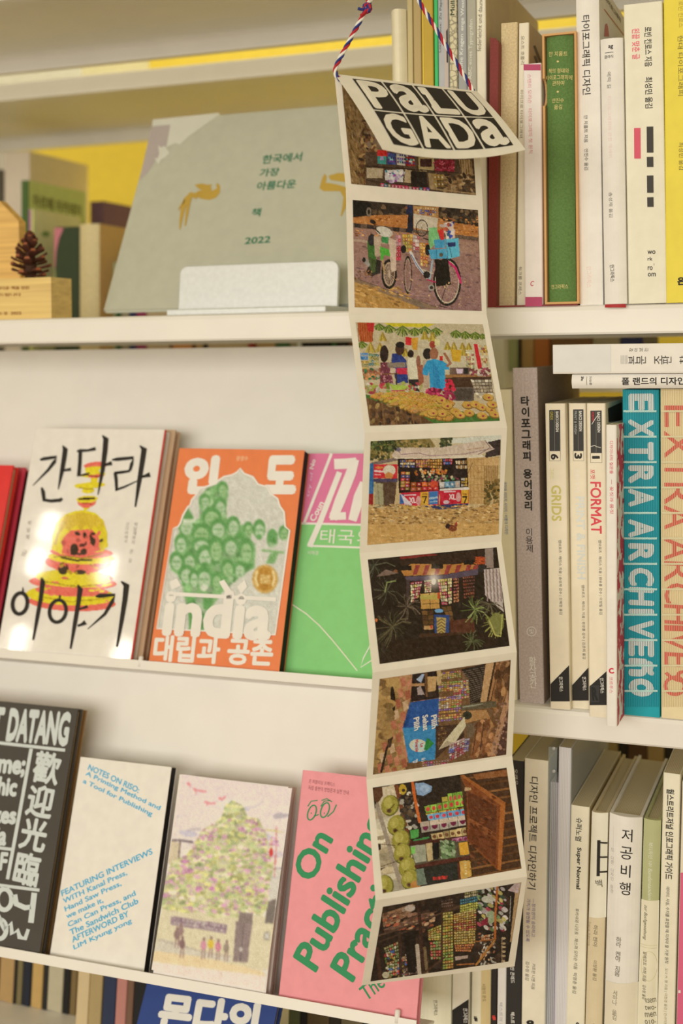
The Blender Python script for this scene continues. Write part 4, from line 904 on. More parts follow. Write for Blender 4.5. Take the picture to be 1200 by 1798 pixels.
# lower ledge ------------------------------------------------------------
v = View(0, 1220, 3.597)
GY = (200, 198, 182)
b = edge_book('tan-edged copy behind the black multilingual cover', (152, 1247), (72, 1667), -.007, .008, .19, 0, (150, 112, 66), L2, GD2, page=(186, 150, 96)); b.done()
b = edge_book('black cover with grey welcome lettering in several scripts', (142, 1245), (65, 1665), .003, .009, .19, 0, (74, 66, 56), L2, GD2, page=(196, 160, 104), rough=.7)
f = b.front
v.t(f, 'SELAMAT', (-470, 146), (22, 184), 205, GY, bold=.05); v.t(f, 'DATANG', (50, 188), (440, 218), 212, GY, bold=.055)
v.st(f, [(-500, 262), (0, 304), (412, 350)], GY, w=20); v.st(f, [(198, 340), (128, 730), (48, 1165)], GY, w=22)
for ch, x, y in (('歡', 296, 462), ('迎', 256, 672), ('光', 214, 882), ('臨', 172, 1100)): v.sk(f, ch, (x, y), (x-2, y+10), 196, GY, bold=.03)
for s_, a0, a1, hh in (('Welcome;', (-330, 416), (162, 452), 140), ('Graphic', (-230, 575), (108, 600), 150), ('Bronzes', (-260, 740), (106, 762), 110), ('in Asia', (-240, 870), (45, 892), 120)): v.t(f, s_, a0, a1, hh, GY, bold=.05)
v.st(f, [(-300, 930), (72, 976)], GY, w=20); v.t(f, 'F', (0, 1050), (48, 1054), 110, GY, bold=.04); v.st(f, [(-300, 1165), (250, 1234)], GY, w=20)
v.rg(f, 28, 1292, 46, 66, 30, GY); v.st(f, [(92, 1262, 36), (104, 1320, 36), (160, 1345, 34), (196, 1340, 30)], GY); v.st(f, [(218, 1250, 36), (196, 1440, 36)], GY)
v.st(f, [(-20, 1380, 30), (30, 1480, 34), (70, 1440, 30), (76, 1510, 32), (112, 1486, 30), (124, 1530, 32), (160, 1540, 28), (180, 1480, 22)], GY); v.rg(f, 0, 1480, 40, 60, 30, GY); b.done()

b = face_out('white cover with slanting blue lettering and black page edges', (142.6, 1329), (85, 1672), (253, 1703), -.002, .010, (236, 222, 204), L2, GD2, page=(26, 24, 22), rough=.5, hard=False)
f = b.front; BL_ = (74, 164, 198)
for s_, a0, a1 in (('NOTES ON RISO:', (560, 455), (880, 604)), ('A Printing Method and', (543, 497), (1012, 720)), ('a Tool for Publishing', (526, 545), (962, 758)),
                   ('FEATURING INTERVIEWS', (388, 1256), (962, 986)), ('WITH Kanal Press,', (400, 1306), (802, 1122)), ('Hand Saw Press,', (410, 1356), (766, 1190)), ('we make it,', (420, 1402), (652, 1296)),
                   ('Can Can Press, and', (430, 1455), (856, 1252)), ('The Sandwich Club', (442, 1502), (872, 1298)), ('AFTERWORD BY', (455, 1548), (812, 1380)), ('LIM Kyung yong', (466, 1600), (832, 1428))):
    v.t(f, s_, a0, a1, 36, BL_, bold=.02)
b.done()
mbk = MB(); mbk.box((0, .0, -.0012), (b.t, b.d, -.0001), mat((88, 118, 176), .5), b.L); mbk.build('blue_bottom_edge', b.root)

v = View(250, 1340, 4.282)
for k_ in range(2):
    b = face_out(('brown-edged copy right behind the blossoming tree cover', 'hindmost brown-edged copy behind the blossoming tree cover')[k_], (324+4*k_, 1361), (267+4*k_, 1704), (470+4*k_, 1742), -.009-.011*k_, .0095, (214, 184, 160), L2, GD2, page=(150, 92, 72)); b.done()
b = face_out('pale cover painted with a pink blossoming tree over a bench of seated people', (319, 1360), (264, 1703), (467, 1742), .003, .010, (232, 210, 194), L2, GD2, page=(150, 92, 72), rough=.5)
def tree(p):
    p.grad(np.ones_like(p.a), (228, 204, 196), (226, 212, 190), 80, 1100)
    p.blobs((180, 250, 1100, 700), 20, 90, [(222, 204, 200), (214, 200, 206), (228, 208, 196)], .35, 0)
    WALL, DK = (214, 198, 158), (134, 114, 104)
    p.poly([(150, 1090), (930, 1150), (1000, 1150), (960, 1560), (60, 1440)], WALL)
    p.poly([(205, 580), (290, 600), (280, 740), (180, 760)], (206, 186, 150)); p.line([(200, 580), (290, 580), (380, 596)], 14, (110, 92, 92)); p.line([(285, 590), (272, 740)], 10, (120, 100, 90))
    p.poly([(950, 800), (1060, 780), (1010, 1200), (940, 1180)], (208, 196, 176)); p.poly([(945, 1040), (1010, 1020), (985, 1210), (920, 1200)], (116, 102, 90)); p.line([(880, 790), (1060, 790)], 8, (150, 140, 140)); p.line([(960, 860), (1030, 860)], 5, (160, 150, 150))
    for x, y0, y1 in ((1010, 470, 760), (945, 760, 860), (1000, 700, 850)): p.line([(x, y0), (x-6, y1)], 7, (206, 120, 110))
    p.line([(930, 500), (1060, 520)], 8, (206, 190, 120)); p.line([(780, 330), (840, 334), (905, 292)], 6, (190, 180, 176))
    crown = [(680, 275), (760, 320), (790, 400), (880, 420), (930, 520), (960, 640), (990, 760), (960, 900), (945, 1080), (900, 1150), (820, 1130), (740, 1180), (660, 1150), (560, 1170), (440, 1120), (300, 1130), (140, 1090), (150, 940), (190, 830), (220, 740), (330, 690), (400, 590), (450, 500), (540, 450), (600, 400), (620, 320)]
    m = p.inside(crown); p.c[m] = (204, 196, 142)
    GS = [(196, 190, 120), (184, 186, 128), (214, 204, 150), (170, 176, 120), (206, 196, 120), (222, 210, 170)]
    p.blobs((130, 280, 980, 1170), 1500, 17, GS, 1.8, 90, m); p.blobs((150, 420, 960, 1150), 260, 12, [(212, 168, 168), (216, 182, 172), (206, 150, 168), (222, 192, 172)], 2.0, 90, m)
    for x, y, r in ((745, 495, 30), (830, 440, 40), (855, 490, 24), (520, 560, 40), (460, 560, 36), (320, 740, 26), (290, 810, 52), (350, 810, 30), (195, 890, 30), (940, 590, 60), (1000, 600, 40), (940, 710, 50), (880, 960, 30), (730, 930, 30), (430, 940, 24), (530, 870, 24), (520, 940, 20), (180, 1000, 30)):
        p.blobs((x-r, y-r*.5, x+r, y+r*.5), 9, 15, [(208, 142, 172), (200, 128, 162), (220, 168, 184)], .6, 15)
    p.ell(970, 670, 13, 32, (204, 48, 40)); p.line([(970, 560), (970, 640)], 6, (206, 170, 90))
    p.poly([(215, 1150), (640, 1215), (632, 1282), (212, 1212)], (146, 118, 124)); p.packs([(222, 1158), (634, 1222), (628, 1274), (218, 1204)], 26, 3, [(206, 190, 170), (150, 120, 126)], .2, False)
    p.poly([(735, 1120), (835, 1130), (790, 1500), (678, 1490)], DK); p.poly([(705, 1190), (825, 1200), (792, 1495), (682, 1488)], (140, 118, 110)); p.line([(765, 1200), (735, 1490)], 5, (90, 74, 70)); p.ell(740, 1400, 12, 18, (190, 176, 160))
    p.poly([(120, 1320), (250, 1340), (430, 1410), (670, 1450), (660, 1500), (420, 1450), (90, 1420)], (206, 192, 166)); p.line([(120, 1325), (430, 1412), (670, 1455)], 6, (170, 150, 130))
    p.poly([(80, 1410), (420, 1455), (900, 1560), (930, 1600), (60, 1560)], (226, 198, 150)); p.poly([(60, 1490), (920, 1600), (910, 1720), (60, 1560)], (232, 208, 186))
    for x, y, cc in ((260, 1290, (140, 110, 100)), (290, 1260, (150, 120, 110)), (300, 1360, (128, 96, 90)), (460, 1370, (206, 140, 150)), (515, 1360, (214, 180, 60)), (570, 1380, (206, 130, 140)), (632, 1390, (150, 130, 110))):
        p.ell(x, y, 22, 36, cc); p.ell(x+4, y-46, 10, 14, (140, 108, 98)); p.line([(x-8, y+34), (x-14, y+100)], 9, (160, 128, 114)); p.line([(x+10, y+34), (x+8, y+100)], 9, (160, 128, 114))
    p.rect(915, 1270, 960, 1330, (150, 136, 120)); p.rect(922, 1278, 952, 1320, (206, 196, 176))
    for (x0, y0, x1, y1) in ((340, 150, 360, 160), (385, 195, 480, 215), (470, 290, 550, 300), (575, 262, 625, 250)):
        p.line([(x0, y0), ((x0+x1)/2, y0+14), (x1, y1)], 9, (222, 110, 110)); p.line([(x0+10, y0-6), (x0+20, y1+18)], 7, (226, 130, 124))
    p.blur(1, 2); p.noise(5, 4); return None
paint_cover(b, v, [(301, 84), (1128, 190), (922, 1718), (70, 1552)], (232, 210, 194), tree, (190, 280), 8, .0001, .5); b.done()

v = View(470, 1330, 3.841)
PKC, GN = (232, 142, 138), (44, 132, 78)
b = face_out('pink cover with big green diagonal On Publishing lettering', (534, 1352), (487, 1741), (731, 1796), .001, .010, PKC, L2, GD2, page=(176, 96, 92), rough=.6)
f = b.front
v.t(f, 'On', (300, 850), (442, 548), 168, GN, bold=.03, base=True); v.t(f, 'Publishing', (322, 1450), (812, 428), 185, GN, bold=.03, base=True); v.t(f, 'Practice', (572, 1518), (968, 706), 185, GN, bold=.03, base=True); v.t(f, 'The Ec', (668, 1645), (900, 1452), 96, GN, bold=.008, base=True)
for x in (300, 388): v.rg(f, x, 372 if x == 300 else 355, 26, 52, 9, GN, ang=.35); v.st(f, [(x-28, 330), (x-5, 295), (x+38, 290)], GN, w=7); v.pl(f, [(x-9, 375), (x-4, 370), (x, 376), (x-5, 381)], GN)
v.st(f, [(405, 400), (445, 365), (466, 318)], GN, w=8); v.st(f, [(318, 395), (345, 385)], GN, w=7); v.st(f, [(365, 290), (400, 278), (436, 300)], GN, w=7)
v.t(f, '온 퍼블리싱 프랙티스', (280, 158), (456, 184), 26, (150, 88, 84)); v.t(f, '독립 출판의 방법론과 실천 안내', (276, 202), (548, 238), 28, (150, 88, 84)); b.done()

# blue book leaning back on an easel on the bottom board
TB = math.radians(35); NB = Vector((0, -math.cos(TB), math.sin(TB))); SB = Vector((0, math.sin(TB), math.cos(TB)))
p0 = at(260, 1716, .955); A = p0; B = hit(490, 1756, p0, NB); hb = (A.z-S3L-.0004-.012*math.sin(TB))/SB.z
O = A - SB*hb - NB*.012
b = Book('blue cover with big white Korean letters, leaning below the lower ledge', Matrix(((0, 1, 0, O.x), (NB.y, 0, SB.y, O.y), (NB.z, 0, SB.z, O.z), (0, 0, 0, 1))), .012, B.x-A.x, hb, (44, 64, 116), page=(190, 160, 108), group=GB, rough=.6)
b.front.text('몬다의', (279, 1776), (454, 1797), 66, (226, 218, 196), bold=.055); b.done()
es = empty('book_easel', Matrix.Translation((O.x+.05, O.y+.03, S3L))); tag(es, 'small ivory wire easel behind the blue cover on the bottom board', 'easel')
mb = MB()
for xx in (O.x+.03, O.x+.08): mb.tube([(xx, O.y-.012, S3L+.0012), (xx, O.y+.055, S3L+.0012), Vector((xx, O.y, O.z))+SB*(hb*.8)-NB*.004], .0011, IVORY, 8)
mb.build('wire', es)
# ------------------------------------------------------------------ on the upper shelf: exhibition board, holder, wooden block, pinecone
# aluminium holder
ALU = mat((208, 200, 182), .5, 'brushed', .4, .25)
hs = empty('book_holder', Matrix.Translation((at(450, 545, 1.04).x, 1.04, S1)))
tag(hs, 'brushed aluminium book holder gripping the grey exhibition board', 'book holder')
x0, x1 = at(292, 545, 1.0).x, at(572, 541, 1.0).x
mb = MB(); zb = S1; hb = at(430, 540, 1.0).z-at(430, 551.5, 1.0).z
mb.box((x0, 1.0, zb), (x1, 1.10, zb+hb), ALU); mb.build('base_plate', hs, bevel=.0012)
fx0, fx1 = at(312, 500, 1.035).x, at(592, 495, 1.035).x; zt = at(450, 461.5, 1.035).z; z_b = zb+hb
r = .0075; pts = [(fx0, z_b), (fx1, z_b)]+[(fx1-r+r*math.cos(a), zt-r+r*math.sin(a)) for a in [math.pi/2*i/8 for i in range(9)]]+[(fx0+r+r*math.cos(a), zt-r+r*math.sin(a)) for a in [math.pi/2+math.pi/2*i/8 for i in range(9)]]
mb = MB(); Sh = Matrix.Identity(4); Sh[1][2] = .12; Sh[1][3] = -.12*z_b      # the plate leans back a little
mb.prism(pts, 1.035, 1.040, ALU, Sh, 'xz>y'); mb.build('front_plate', hs, bevel=.001)
mb = MB(); pts2 = [(a, b_ if b_ > z_b else b_) for a, b_ in pts]; Sh2 = Matrix.Identity(4); Sh2[1][2] = .45; Sh2[1][3] = -.45*z_b
mb.prism(pts, 1.070, 1.075, ALU, Sh2, 'xz>y'); mb.build('rear_plate', hs, bevel=.001)
# grey exhibition board (a large thin book standing in the holder)
TG = math.radians(28); NG = Vector((0, -math.cos(TG), math.sin(TG))); SG = Vector((0, math.sin(TG), math.cos(TG)))
tk = .006
base = Vector((0, 1.058, S1+hb+.0004+tk*math.sin(TG)))
P0 = base
BLg, TLg = hit(184, 546.5, P0, NG), hit(268, 212, P0, NG)
xg = (BLg.x+TLg.x)/2; hg = (TLg-base).dot(SG)
O = Vector((xg, base.y, base.z)) - NG*tk
b = Book('large grey book with green Korean title and gilded birds, standing in the aluminium holder', Matrix(((0, 1, 0, O.x), (NG.y, 0, SG.y, O.y), (NG.z, 0, SG.z, O.z), (0, 0, 0, 1))), tk, -.356-xg, hg, (182, 174, 144), page=(214, 206, 180), hard=False, rough=.5, kind='paper', name='exhibition_book', group=None)
f = b.front; v = View(0, 0, 1.935); GT_ = (40, 108, 72); GDc = (182, 144, 58)
v.t(f, '한국에서', (893, 543), (1027, 532), 38, GT_, bold=.02); v.t(f, '가장', (884, 588), (950, 583), 34, GT_, bold=.02); v.t(f, '아름다운', (874, 633), (1007, 624), 36, GT_, bold=.02); v.t(f, '책', (856, 723), (887, 721), 34, GT_, bold=.02); v.t(f, '2022', (833, 819), (920, 813), 27, GT_, bold=.02)
# gilded bird: body, wing, head and trailing tail
def bird(dx, dy):
    q = lambda pts: [(p_[0]+dx, p_[1]+dy)+tuple(p_[2:]) for p_ in pts]
    v.pl(f, q([(655, 662), (676, 648), (700, 645), (722, 648), (738, 640), (734, 628), (742, 622), (749, 634), (748, 655), (735, 672), (712, 680), (684, 676)]), GDc)
    v.pl(f, q([(662, 628), (686, 624), (706, 628), (722, 627), (716, 638), (722, 640), (716, 650), (696, 650), (676, 642)]), GDc, up=.0001)
    v.st(f, q([(672, 668, 20), (650, 662, 18), (632, 680, 16), (622, 710, 14), (616, 745, 10), (612, 780, 4)]), GDc, up=.0002); v.st(f, q([(650, 664, 12), (642, 690, 12), (636, 725, 10), (630, 768, 4)]), GDc, up=.0003); v.st(f, q([(630, 680, 8), (612, 705, 5), (607, 716, 2)]), GDc, up=.0002)
bird(0, 0)
v.pl(f, [(1086, 640), (1096, 604), (1104, 590), (1111, 600), (1108, 622), (1120, 622), (1150, 628), (1190, 640), (1180, 650), (1130, 650), (1100, 650)], GDc); v.pl(f, [(1116, 598), (1150, 588), (1190, 590), (1190, 622), (1150, 616), (1124, 612)], GDc, up=.0001)
v.st(f, [(1160, 640, 16), (1176, 670, 16), (1170, 705, 12), (1160, 735, 4)], GDc, up=.0002)
PLc, VG = (206, 196, 168), (174, 156, 140)
v.pl(f, [(516, 430), (580, 424), (563, 500), (545, 520), (500, 590), (474, 612)], VG); v.pl(f, [(519, 407), (748, 384), (742, 394), (716, 412), (690, 430), (640, 466), (612, 492), (596, 486), (566, 502), (580, 424), (518, 430)], PLc, up=.0001)
v.pl(f, [(538, 494), (548, 502), (560, 496), (578, 520), (564, 536), (548, 544), (540, 560), (524, 536), (536, 540), (542, 522)], PLc, up=.0002)
b.done()

# wooden block with engraved lines, wooden house-shaped plate, pinecone
WOOD = mat((232, 184, 108), .55, 'wood'); ENG = (150, 100, 48)
yb0 = 1.0; bx1 = at(90, 520, yb0).x; zt = at(60, 487.5, yb0).z
wb = empty('wooden_block', Matrix.Translation((bx1-.03, yb0, S1))); tag(wb, 'oak block with engraved lines of text at the picture edge, under the pinecone', 'wooden block')
mb = MB(); mb.box((bx1-.075, yb0, S1), (bx1, yb0+.033, zt), WOOD)
sf = Surf(Vector((bx1, yb0, S1)), Vector((0, -1, 0)), mb, .0006)
v = View(0, 240, 5)
for s_, a0, a1, h_ in (('이 상은 아름다운 책을 만든', (-200, 1332), (262, 1326), 30), ('이에게 드립니다', (-160, 1390), (186, 1386), 28), ('책 만드는 집', (-120, 1552), (64, 1550), 26), ('2022', (96, 1550), (190, 1548), 26)): v.t(sf, s_, a0, a1, h_, ENG, bold=.02)
mb.build('block', wb, bevel=.0005)
yh = 1.037
pts = [(at(px, py, yh).x, at(px, py, yh).z) for px, py in ((32.5, 388), (-2, 352), (-40, 388))]
mb = MB(); mb.prism([(pts[0][0]+.0012, S1), pts[0], pts[1], pts[2], (pts[2][0], S1)], yh, yh+.012, mat((226, 172, 92), .55, 'wood'), None, 'xz>y')
o = mb.build('wooden_house_plate', bevel=.0008); tag(o, 'light oak plate with a gabled top standing behind the engraved block', 'wooden plate')
cz, rc = zt+.0006, .0163
pc = at(53, 470, 1.0165); pcx = pc.x
cone = empty('pinecone', Matrix.Translation((pcx, 1.0165, zt))); tag(cone, 'dark brown open pinecone standing on the engraved oak block', 'pinecone')
H = at(53, 414, 1.0165).z-zt
mb = MB(); mb.tube([(pcx, 1.0165, zt+.0002+H*t*.93) for t in (0, .1, .3, .55, .8, 1)], [.004, .0056, .006, .0048, .0032, .001], mat((70, 42, 26), .8, 'plain'), 12); mb.build('core', cone, True)
mb = MB(); rnd = random.Random(3); SC_ = mat((84, 44, 28), .75, 'plain'); TIP = mat((150, 84, 50), .7, 'plain')
N = 40
for i in range(N):
    t = (i+.5)/N; a = i*2.39996; z = zt+.0012+H*.90*t
    R = .0205*(1-.66*t**1.5)*(.72+.28*min(1, t*5)); elev = math.radians(2+62*t**1.6+rnd.uniform(-7, 7)); wv_ = .0105*(1-.5*t); th_ = .0021
    d0 = Vector((math.cos(a), math.sin(a), 0)); side = Vector((-math.sin(a), math.cos(a), 0)); out = d0*math.cos(elev)+Vector((0, 0, math.sin(elev))); nn = side.cross(out)*-1
    c0 = Vector((pcx, 1.0165, z)); vs = []
    for u, wd, lift in ((.18, .35, 0), (.55, .75, .0002), (.85, 1.0, .0008), (1.0, .55, .0016)):
        q = c0+out*(R*u)+nn*lift
        vs += [q-side*wv_*wd*.5, q+side*wv_*wd*.5, q+nn*th_*(.5+u*.6)+side*wv_*wd*.35, q+nn*th_*(.5+u*.6)-side*wv_*wd*.35]
    fs = [(0, 1, 2, 3)]
    for k in range(3): fs += [(4*k+j, 4*k+(j+1) % 4, 4*k+4+(j+1) % 4, 4*k+4+j) for j in range(4)]
    mb.add(vs, fs, SC_); kk = len(mb.v); mb.add([vs[12], vs[13], vs[14], vs[15]], [(0, 1, 2, 3)], TIP)
sc_ = mb.build('scales', cone); sc_['kind'] = 'stuff'
# ------------------------------------------------------------------ the hanging accordion of photographs
PAPER = mat((237, 211, 180), .75, 'paper'); 
Lp = [(588, 131), (608, 331), (613, 553), (641, 760), (632, 971), (655, 1181), (644, 1369), (660, 1581), (636, 1730)]
Rp = [(837, 161), (848, 354), (855, 552), (891, 751), (881, 950), (908, 1145), (900, 1327), (926, 1539), (904, 1697)]
LY = [.8548, .8510, .8506, .8374, .8456, .8294, .8471, .8319, .8572]
RY = [.9295, .9258, .9254, .9122, .9204, .9042, .9219, .9067, .9320]
LF = [at(*p, y) for p, y in zip(Lp, LY)]; RF = [at(*p, y) for p, y in zip(Rp, RY)]
acc = empty('accordion_photo_book', Matrix.Translation((LF[8]+RF[8])/2))
tag(acc, 'long accordion-folded sheet of eight colour photographs hanging by a striped cord', 'accordion photo book')
def panel_fn(i):
    a, b_, c_, d_ = (np.array(x) for x in (LF[i], RF[i], RF[i+1], LF[i+1]))
    n = np.cross(b_-a, d_-a); n /= np.linalg.norm(n)
    if n @ (np.array(CAM)-a) < 0: n = -n
    def S(u, v, up=0.0):
        u = np.asarray(u, float)[..., None]; v = np.asarray(v, float)[..., None]
        return (a*(1-u)+b_*u)*(1-v)+(d_*(1-u)+c_*u)*v+n*up
    return S, n
def sheet(S, name, m, nu=8, nv=8, th=.0004):
    mb = MB(); u, v = np.meshgrid(np.linspace(0, 1, nu+1), np.linspace(0, 1, nv+1))
    F_, B_ = S(u, v).reshape(-1, 3), S(u, v, -th).reshape(-1, 3); k = len(F_); w_ = nu+1
    q = [(j*w_+i, (j+1)*w_+i, (j+1)*w_+i+1, j*w_+i+1) for j in range(nv) for i in range(nu)]
    rim = [j*w_ for j in range(nv+1)]+[nv*w_+i for i in range(1, nu+1)]+[j*w_+nu for j in range(nv-1, -1, -1)]+[i for i in range(nu-1, 0, -1)]
    fs = q+[tuple(k+x for x in reversed(f)) for f in q]+[(rim[i], k+rim[i], k+rim[(i+1) % len(rim)], rim[(i+1) % len(rim)]) for i in range(len(rim))]
    mb.add([Vector(p) for p in np.r_[F_, B_]], fs, m); return mb.build(name, acc)
def solve_uv(S, p):
    u, v = .5, .5
    for _ in range(12):
        P0 = S(u, v); Pu = S(u+1e-3, v); Pv = S(u, v+1e-3)
        x0, x1, x2 = (np.array(project_grid(P)).ravel() for P in (P0, Pu, Pv))
        J = np.array([(x1-x0)/1e-3, (x2-x0)/1e-3]).T; d = np.linalg.solve(J, np.array(p)-x0); u += d[0]; v += d[1]
    return u, v

def ph_alley(p):                    # wares in a shuttered stall beside a trunk, under the cover flap
    p.rect(90, 120, 240, 740, (122, 92, 52)); p.blobs((90, 130, 240, 740), 260, 26, [(146, 112, 66), (104, 78, 44), (130, 98, 54), (88, 64, 36)], .22, 75)
    p.blobs((200, 330, 300, 720), 90, 20, [(90, 62, 36), (60, 42, 26), (150, 116, 70), (110, 70, 40)], .5)
    p.rect(235, 540, 870, 800, (78, 58, 40)); p.packs([(300, 535), (515, 560), (520, 630), (300, 615)], 4, 1, [(176, 40, 36), (60, 132, 116), (60, 74, 120), (90, 60, 110), (190, 176, 150)], .1); p.packs([(360, 540), (515, 560), (518, 620), (362, 606)], 12, 3, [(60, 140, 120), (52, 62, 110), (180, 170, 150), (110, 60, 120)], .3)
    p.rect(300, 530, 358, 565, (190, 44, 36)); p.rect(536, 570, 625, 650, (176, 150, 100)); p.rect(545, 580, 612, 626, (64, 34, 28)); p.rect(630, 585, 742, 655, (132, 24, 40)); p.blobs((630, 590, 742, 655), 40, 14, [(170, 50, 70), (100, 14, 30), (190, 90, 100)], .3)
    p.line([(235, 620), (760, 660)], 6, (46, 34, 24)); p.poly([(765, 585), (835, 585), (850, 700), (790, 700)], (170, 136, 92))
    for x in range(775, 845, 14): p.line([(x, 585), (x+10, 700)], 4, (110, 82, 52))
    p.poly([(240, 630), (335, 635), (330, 690), (240, 690)], (170, 148, 112)); p.poly([(345, 645), (450, 640), (448, 715), (345, 700)], (196, 184, 168)); p.blobs((350, 650, 450, 712), 24, 16, [(206, 196, 190), (130, 60, 120), (60, 130, 140), (190, 160, 176)], .7)
    p.poly([(460, 640), (510, 650), (505, 720), (455, 715)], (176, 150, 110)); p.poly([(490, 650), (580, 655), (590, 745), (495, 735)], (34, 26, 20)); p.poly([(590, 660), (640, 664), (640, 752), (600, 750)], (150, 122, 82))
    p.packs([(620, 665), (680, 668), (685, 745), (625, 745)], 3, 2, [(176, 142, 66), (150, 112, 50)], .12); p.poly([(675, 668), (790, 690), (785, 752), (690, 748)], (150, 116, 74)); p.blobs((680, 670, 860, 800), 70, 20, [(120, 88, 54), (90, 62, 40), (160, 128, 86), (60, 42, 28)], .5)
    p.packs([(320, 715), (600, 745), (600, 775), (320, 745)], 14, 1, [(90, 60, 120), (60, 130, 130), (150, 120, 80), (176, 60, 80)], .1); p.line([(240, 700), (320, 715), (560, 742)], 5, (40, 30, 22)); p.line([(610, 750), (860, 780)], 8, (150, 120, 80)); p.noise(9, 9)
def ph_bikes(p):                    # green motorbike and a laden bicycle on a road
    p.grad(np.ones_like(p.a), (150, 112, 92), (142, 104, 96), 230, 830)
    p.poly([(70, 40), (960, 110), (960, 240), (800, 220), (70, 175)], (52, 40, 30)); p.blobs((200, 90, 960, 230), 120, 26, [(40, 30, 24), (78, 60, 42), (110, 84, 56)], .5)
    p.poly([(75, 168), (240, 150), (470, 150), (960, 230), (960, 312), (800, 296), (470, 250), (78, 208)], (176, 112, 56)); p.blobs((80, 160, 960, 300), 240, 12, [(200, 128, 60), (146, 84, 42), (186, 120, 66), (214, 150, 84)], .5, 5)
    p.poly([(78, 205), (470, 246), (960, 306), (960, 334), (470, 272), (78, 238)], (98, 76, 60))
    for x in range(90, 470, 90): p.poly([(x, 206+(x-78)*.1), (x+45, 211+(x-78)*.1), (x+45, 240+(x-78)*.1), (x, 235+(x-78)*.1)], (48, 38, 32))
    p.poly([(78, 320), (380, 345), (380, 360), (78, 336)], (176, 146, 120)); p.poly([(820, 330), (960, 345), (960, 420), (830, 410)], (156, 118, 96))
    p.blobs((90, 360, 980, 820), 420, 16, [(150, 112, 96), (132, 96, 84), (160, 122, 104), (120, 88, 84)], .35, 10)
    p.poly([(78, 50), (205, 66), (215, 150), (80, 165)], (20, 18, 16)); p.ell(192, 130, 18, 34, (120, 104, 84)); p.ell(192, 130, 9, 18, (40, 34, 28))
    p.poly([(465, 80), (500, 82), (505, 260), (460, 275), (468, 150)], (28, 30, 42)); p.rect(455, 82, 500, 140, (34, 40, 66)); p.ell(455, 100, 10, 12, (120, 70, 46))
    p.poly([(505, 140), (680, 172), (672, 240), (610, 260), (510, 240)], (196, 178, 148)); p.poly([(505, 84), (682, 92), (680, 172), (505, 140)], (170, 120, 70)); p.packs([(515, 90), (670, 98), (668, 165), (515, 138)], 9, 3, [(196, 150, 80), (130, 60, 40), (60, 66, 120), (206, 176, 120)], .14)
    p.ring(565, 242, 40, 56, 4, (40, 30, 24)); p.ell(565, 242, 4, 5, (60, 50, 40))
    for a in range(0, 180, 20): p.line([(565-38*math.cos(math.radians(a)), 242-54*math.sin(math.radians(a))), (565+38*math.cos(math.radians(a)), 242+54*math.sin(math.radians(a)))], 1.6, (150, 130, 104))
    # kerb and pavement
    p.poly([(90, 590), (700, 812), (560, 806), (90, 640)], (136, 108, 80)); p.poly([(90, 618), (560, 806), (480, 812), (94, 800)], (176, 130, 66)); p.line([(90, 592), (700, 808)], 4, (96, 76, 60)); p.blobs((95, 640, 480, 800), 70, 26, [(186, 138, 72), (160, 114, 58), (196, 150, 84)], .3, 20); p.poly([(455, 742), (530, 740), (600, 800), (560, 810)], (120, 98, 76))
    # motorbike
    p.ell(335, 565, 55, 105, (30, 26, 22)); p.ell(335, 565, 40, 85, (170, 140, 112)); p.ell(335, 565, 33, 72, (110, 84, 68))
    for a in range(0, 180, 18): p.line([(335-38*math.cos(math.radians(a)), 565-80*math.sin(math.radians(a))), (335+38*math.cos(math.radians(a)), 565+80*math.sin(math.radians(a)))], 2.5, (186, 160, 130))
    p.ell(215, 540, 36, 40, (44, 38, 30)); p.poly([(180, 330), (230, 345), (245, 460), (215, 520), (190, 470)], (60, 100, 40)); p.poly([(185, 440), (250, 470), (260, 540), (210, 560)], (70, 82, 44)); p.poly([(145, 450), (175, 455), (205, 500), (190, 515), (150, 480)], (150, 140, 124)); p.ell(158, 465, 12, 18, (40, 34, 30))
    p.ell(212, 325, 26, 42, (44, 40, 40)); p.poly([(225, 300), (275, 300), (280, 440), (235, 440)], (176, 150, 120)); p.poly([(270, 370), (345, 395), (370, 450), (300, 430), (290, 470), (276, 470)], (82, 160, 56)); p.poly([(280, 290), (330, 300), (330, 350), (285, 345)], (60, 130, 70))
    p.ell(300, 268, 62, 34, (196, 184, 160), 20); p.poly([(330, 305), (385, 330), (385, 540), (350, 550)], (196, 168, 140)); p.line([(290, 470), (302, 560)], 12, (170, 140, 90)); p.line([(185, 242), (235, 246), (270, 280)], 8, (34, 28, 26)); p.ell(220, 198, 22, 14, (36, 30, 28), 25); p.line([(225, 205), (245, 250)], 5, (40, 34, 30)); p.poly([(245, 460), (275, 470), (275, 560), (235, 570)], (40, 36, 30))
    # strings of packets and bicycle
    PK_ = [(190, 40, 50), (206, 150, 44), (206, 110, 40), (200, 180, 150), (170, 30, 60), (214, 170, 60)]
    p.packs([(382, 290), (415, 290), (418, 470), (384, 470)], 2, 7, [(196, 50, 70), (180, 30, 50), (214, 150, 150)], .1); p.packs([(425, 285), (500, 285), (495, 410), (440, 410)], 4, 5, [(200, 150, 40), (206, 120, 40), (170, 150, 50)], .08); p.packs([(500, 285), (548, 300), (545, 400), (505, 400)], 3, 4, [(190, 60, 70), (206, 180, 160)], .1); p.packs([(548, 345), (612, 350), (606, 520), (556, 505)], 3, 7, [(206, 140, 40), (190, 90, 30), (214, 176, 90)], .1)
    p.ell(436, 390, 20, 28, (30, 24, 22)); p.ring(466, 570, 27, 124, 10, (32, 28, 24)); p.ring(466, 570, 20, 112, 5, (170, 150, 120)); p.line([(466, 450), (466, 690)], 3, (120, 96, 76))
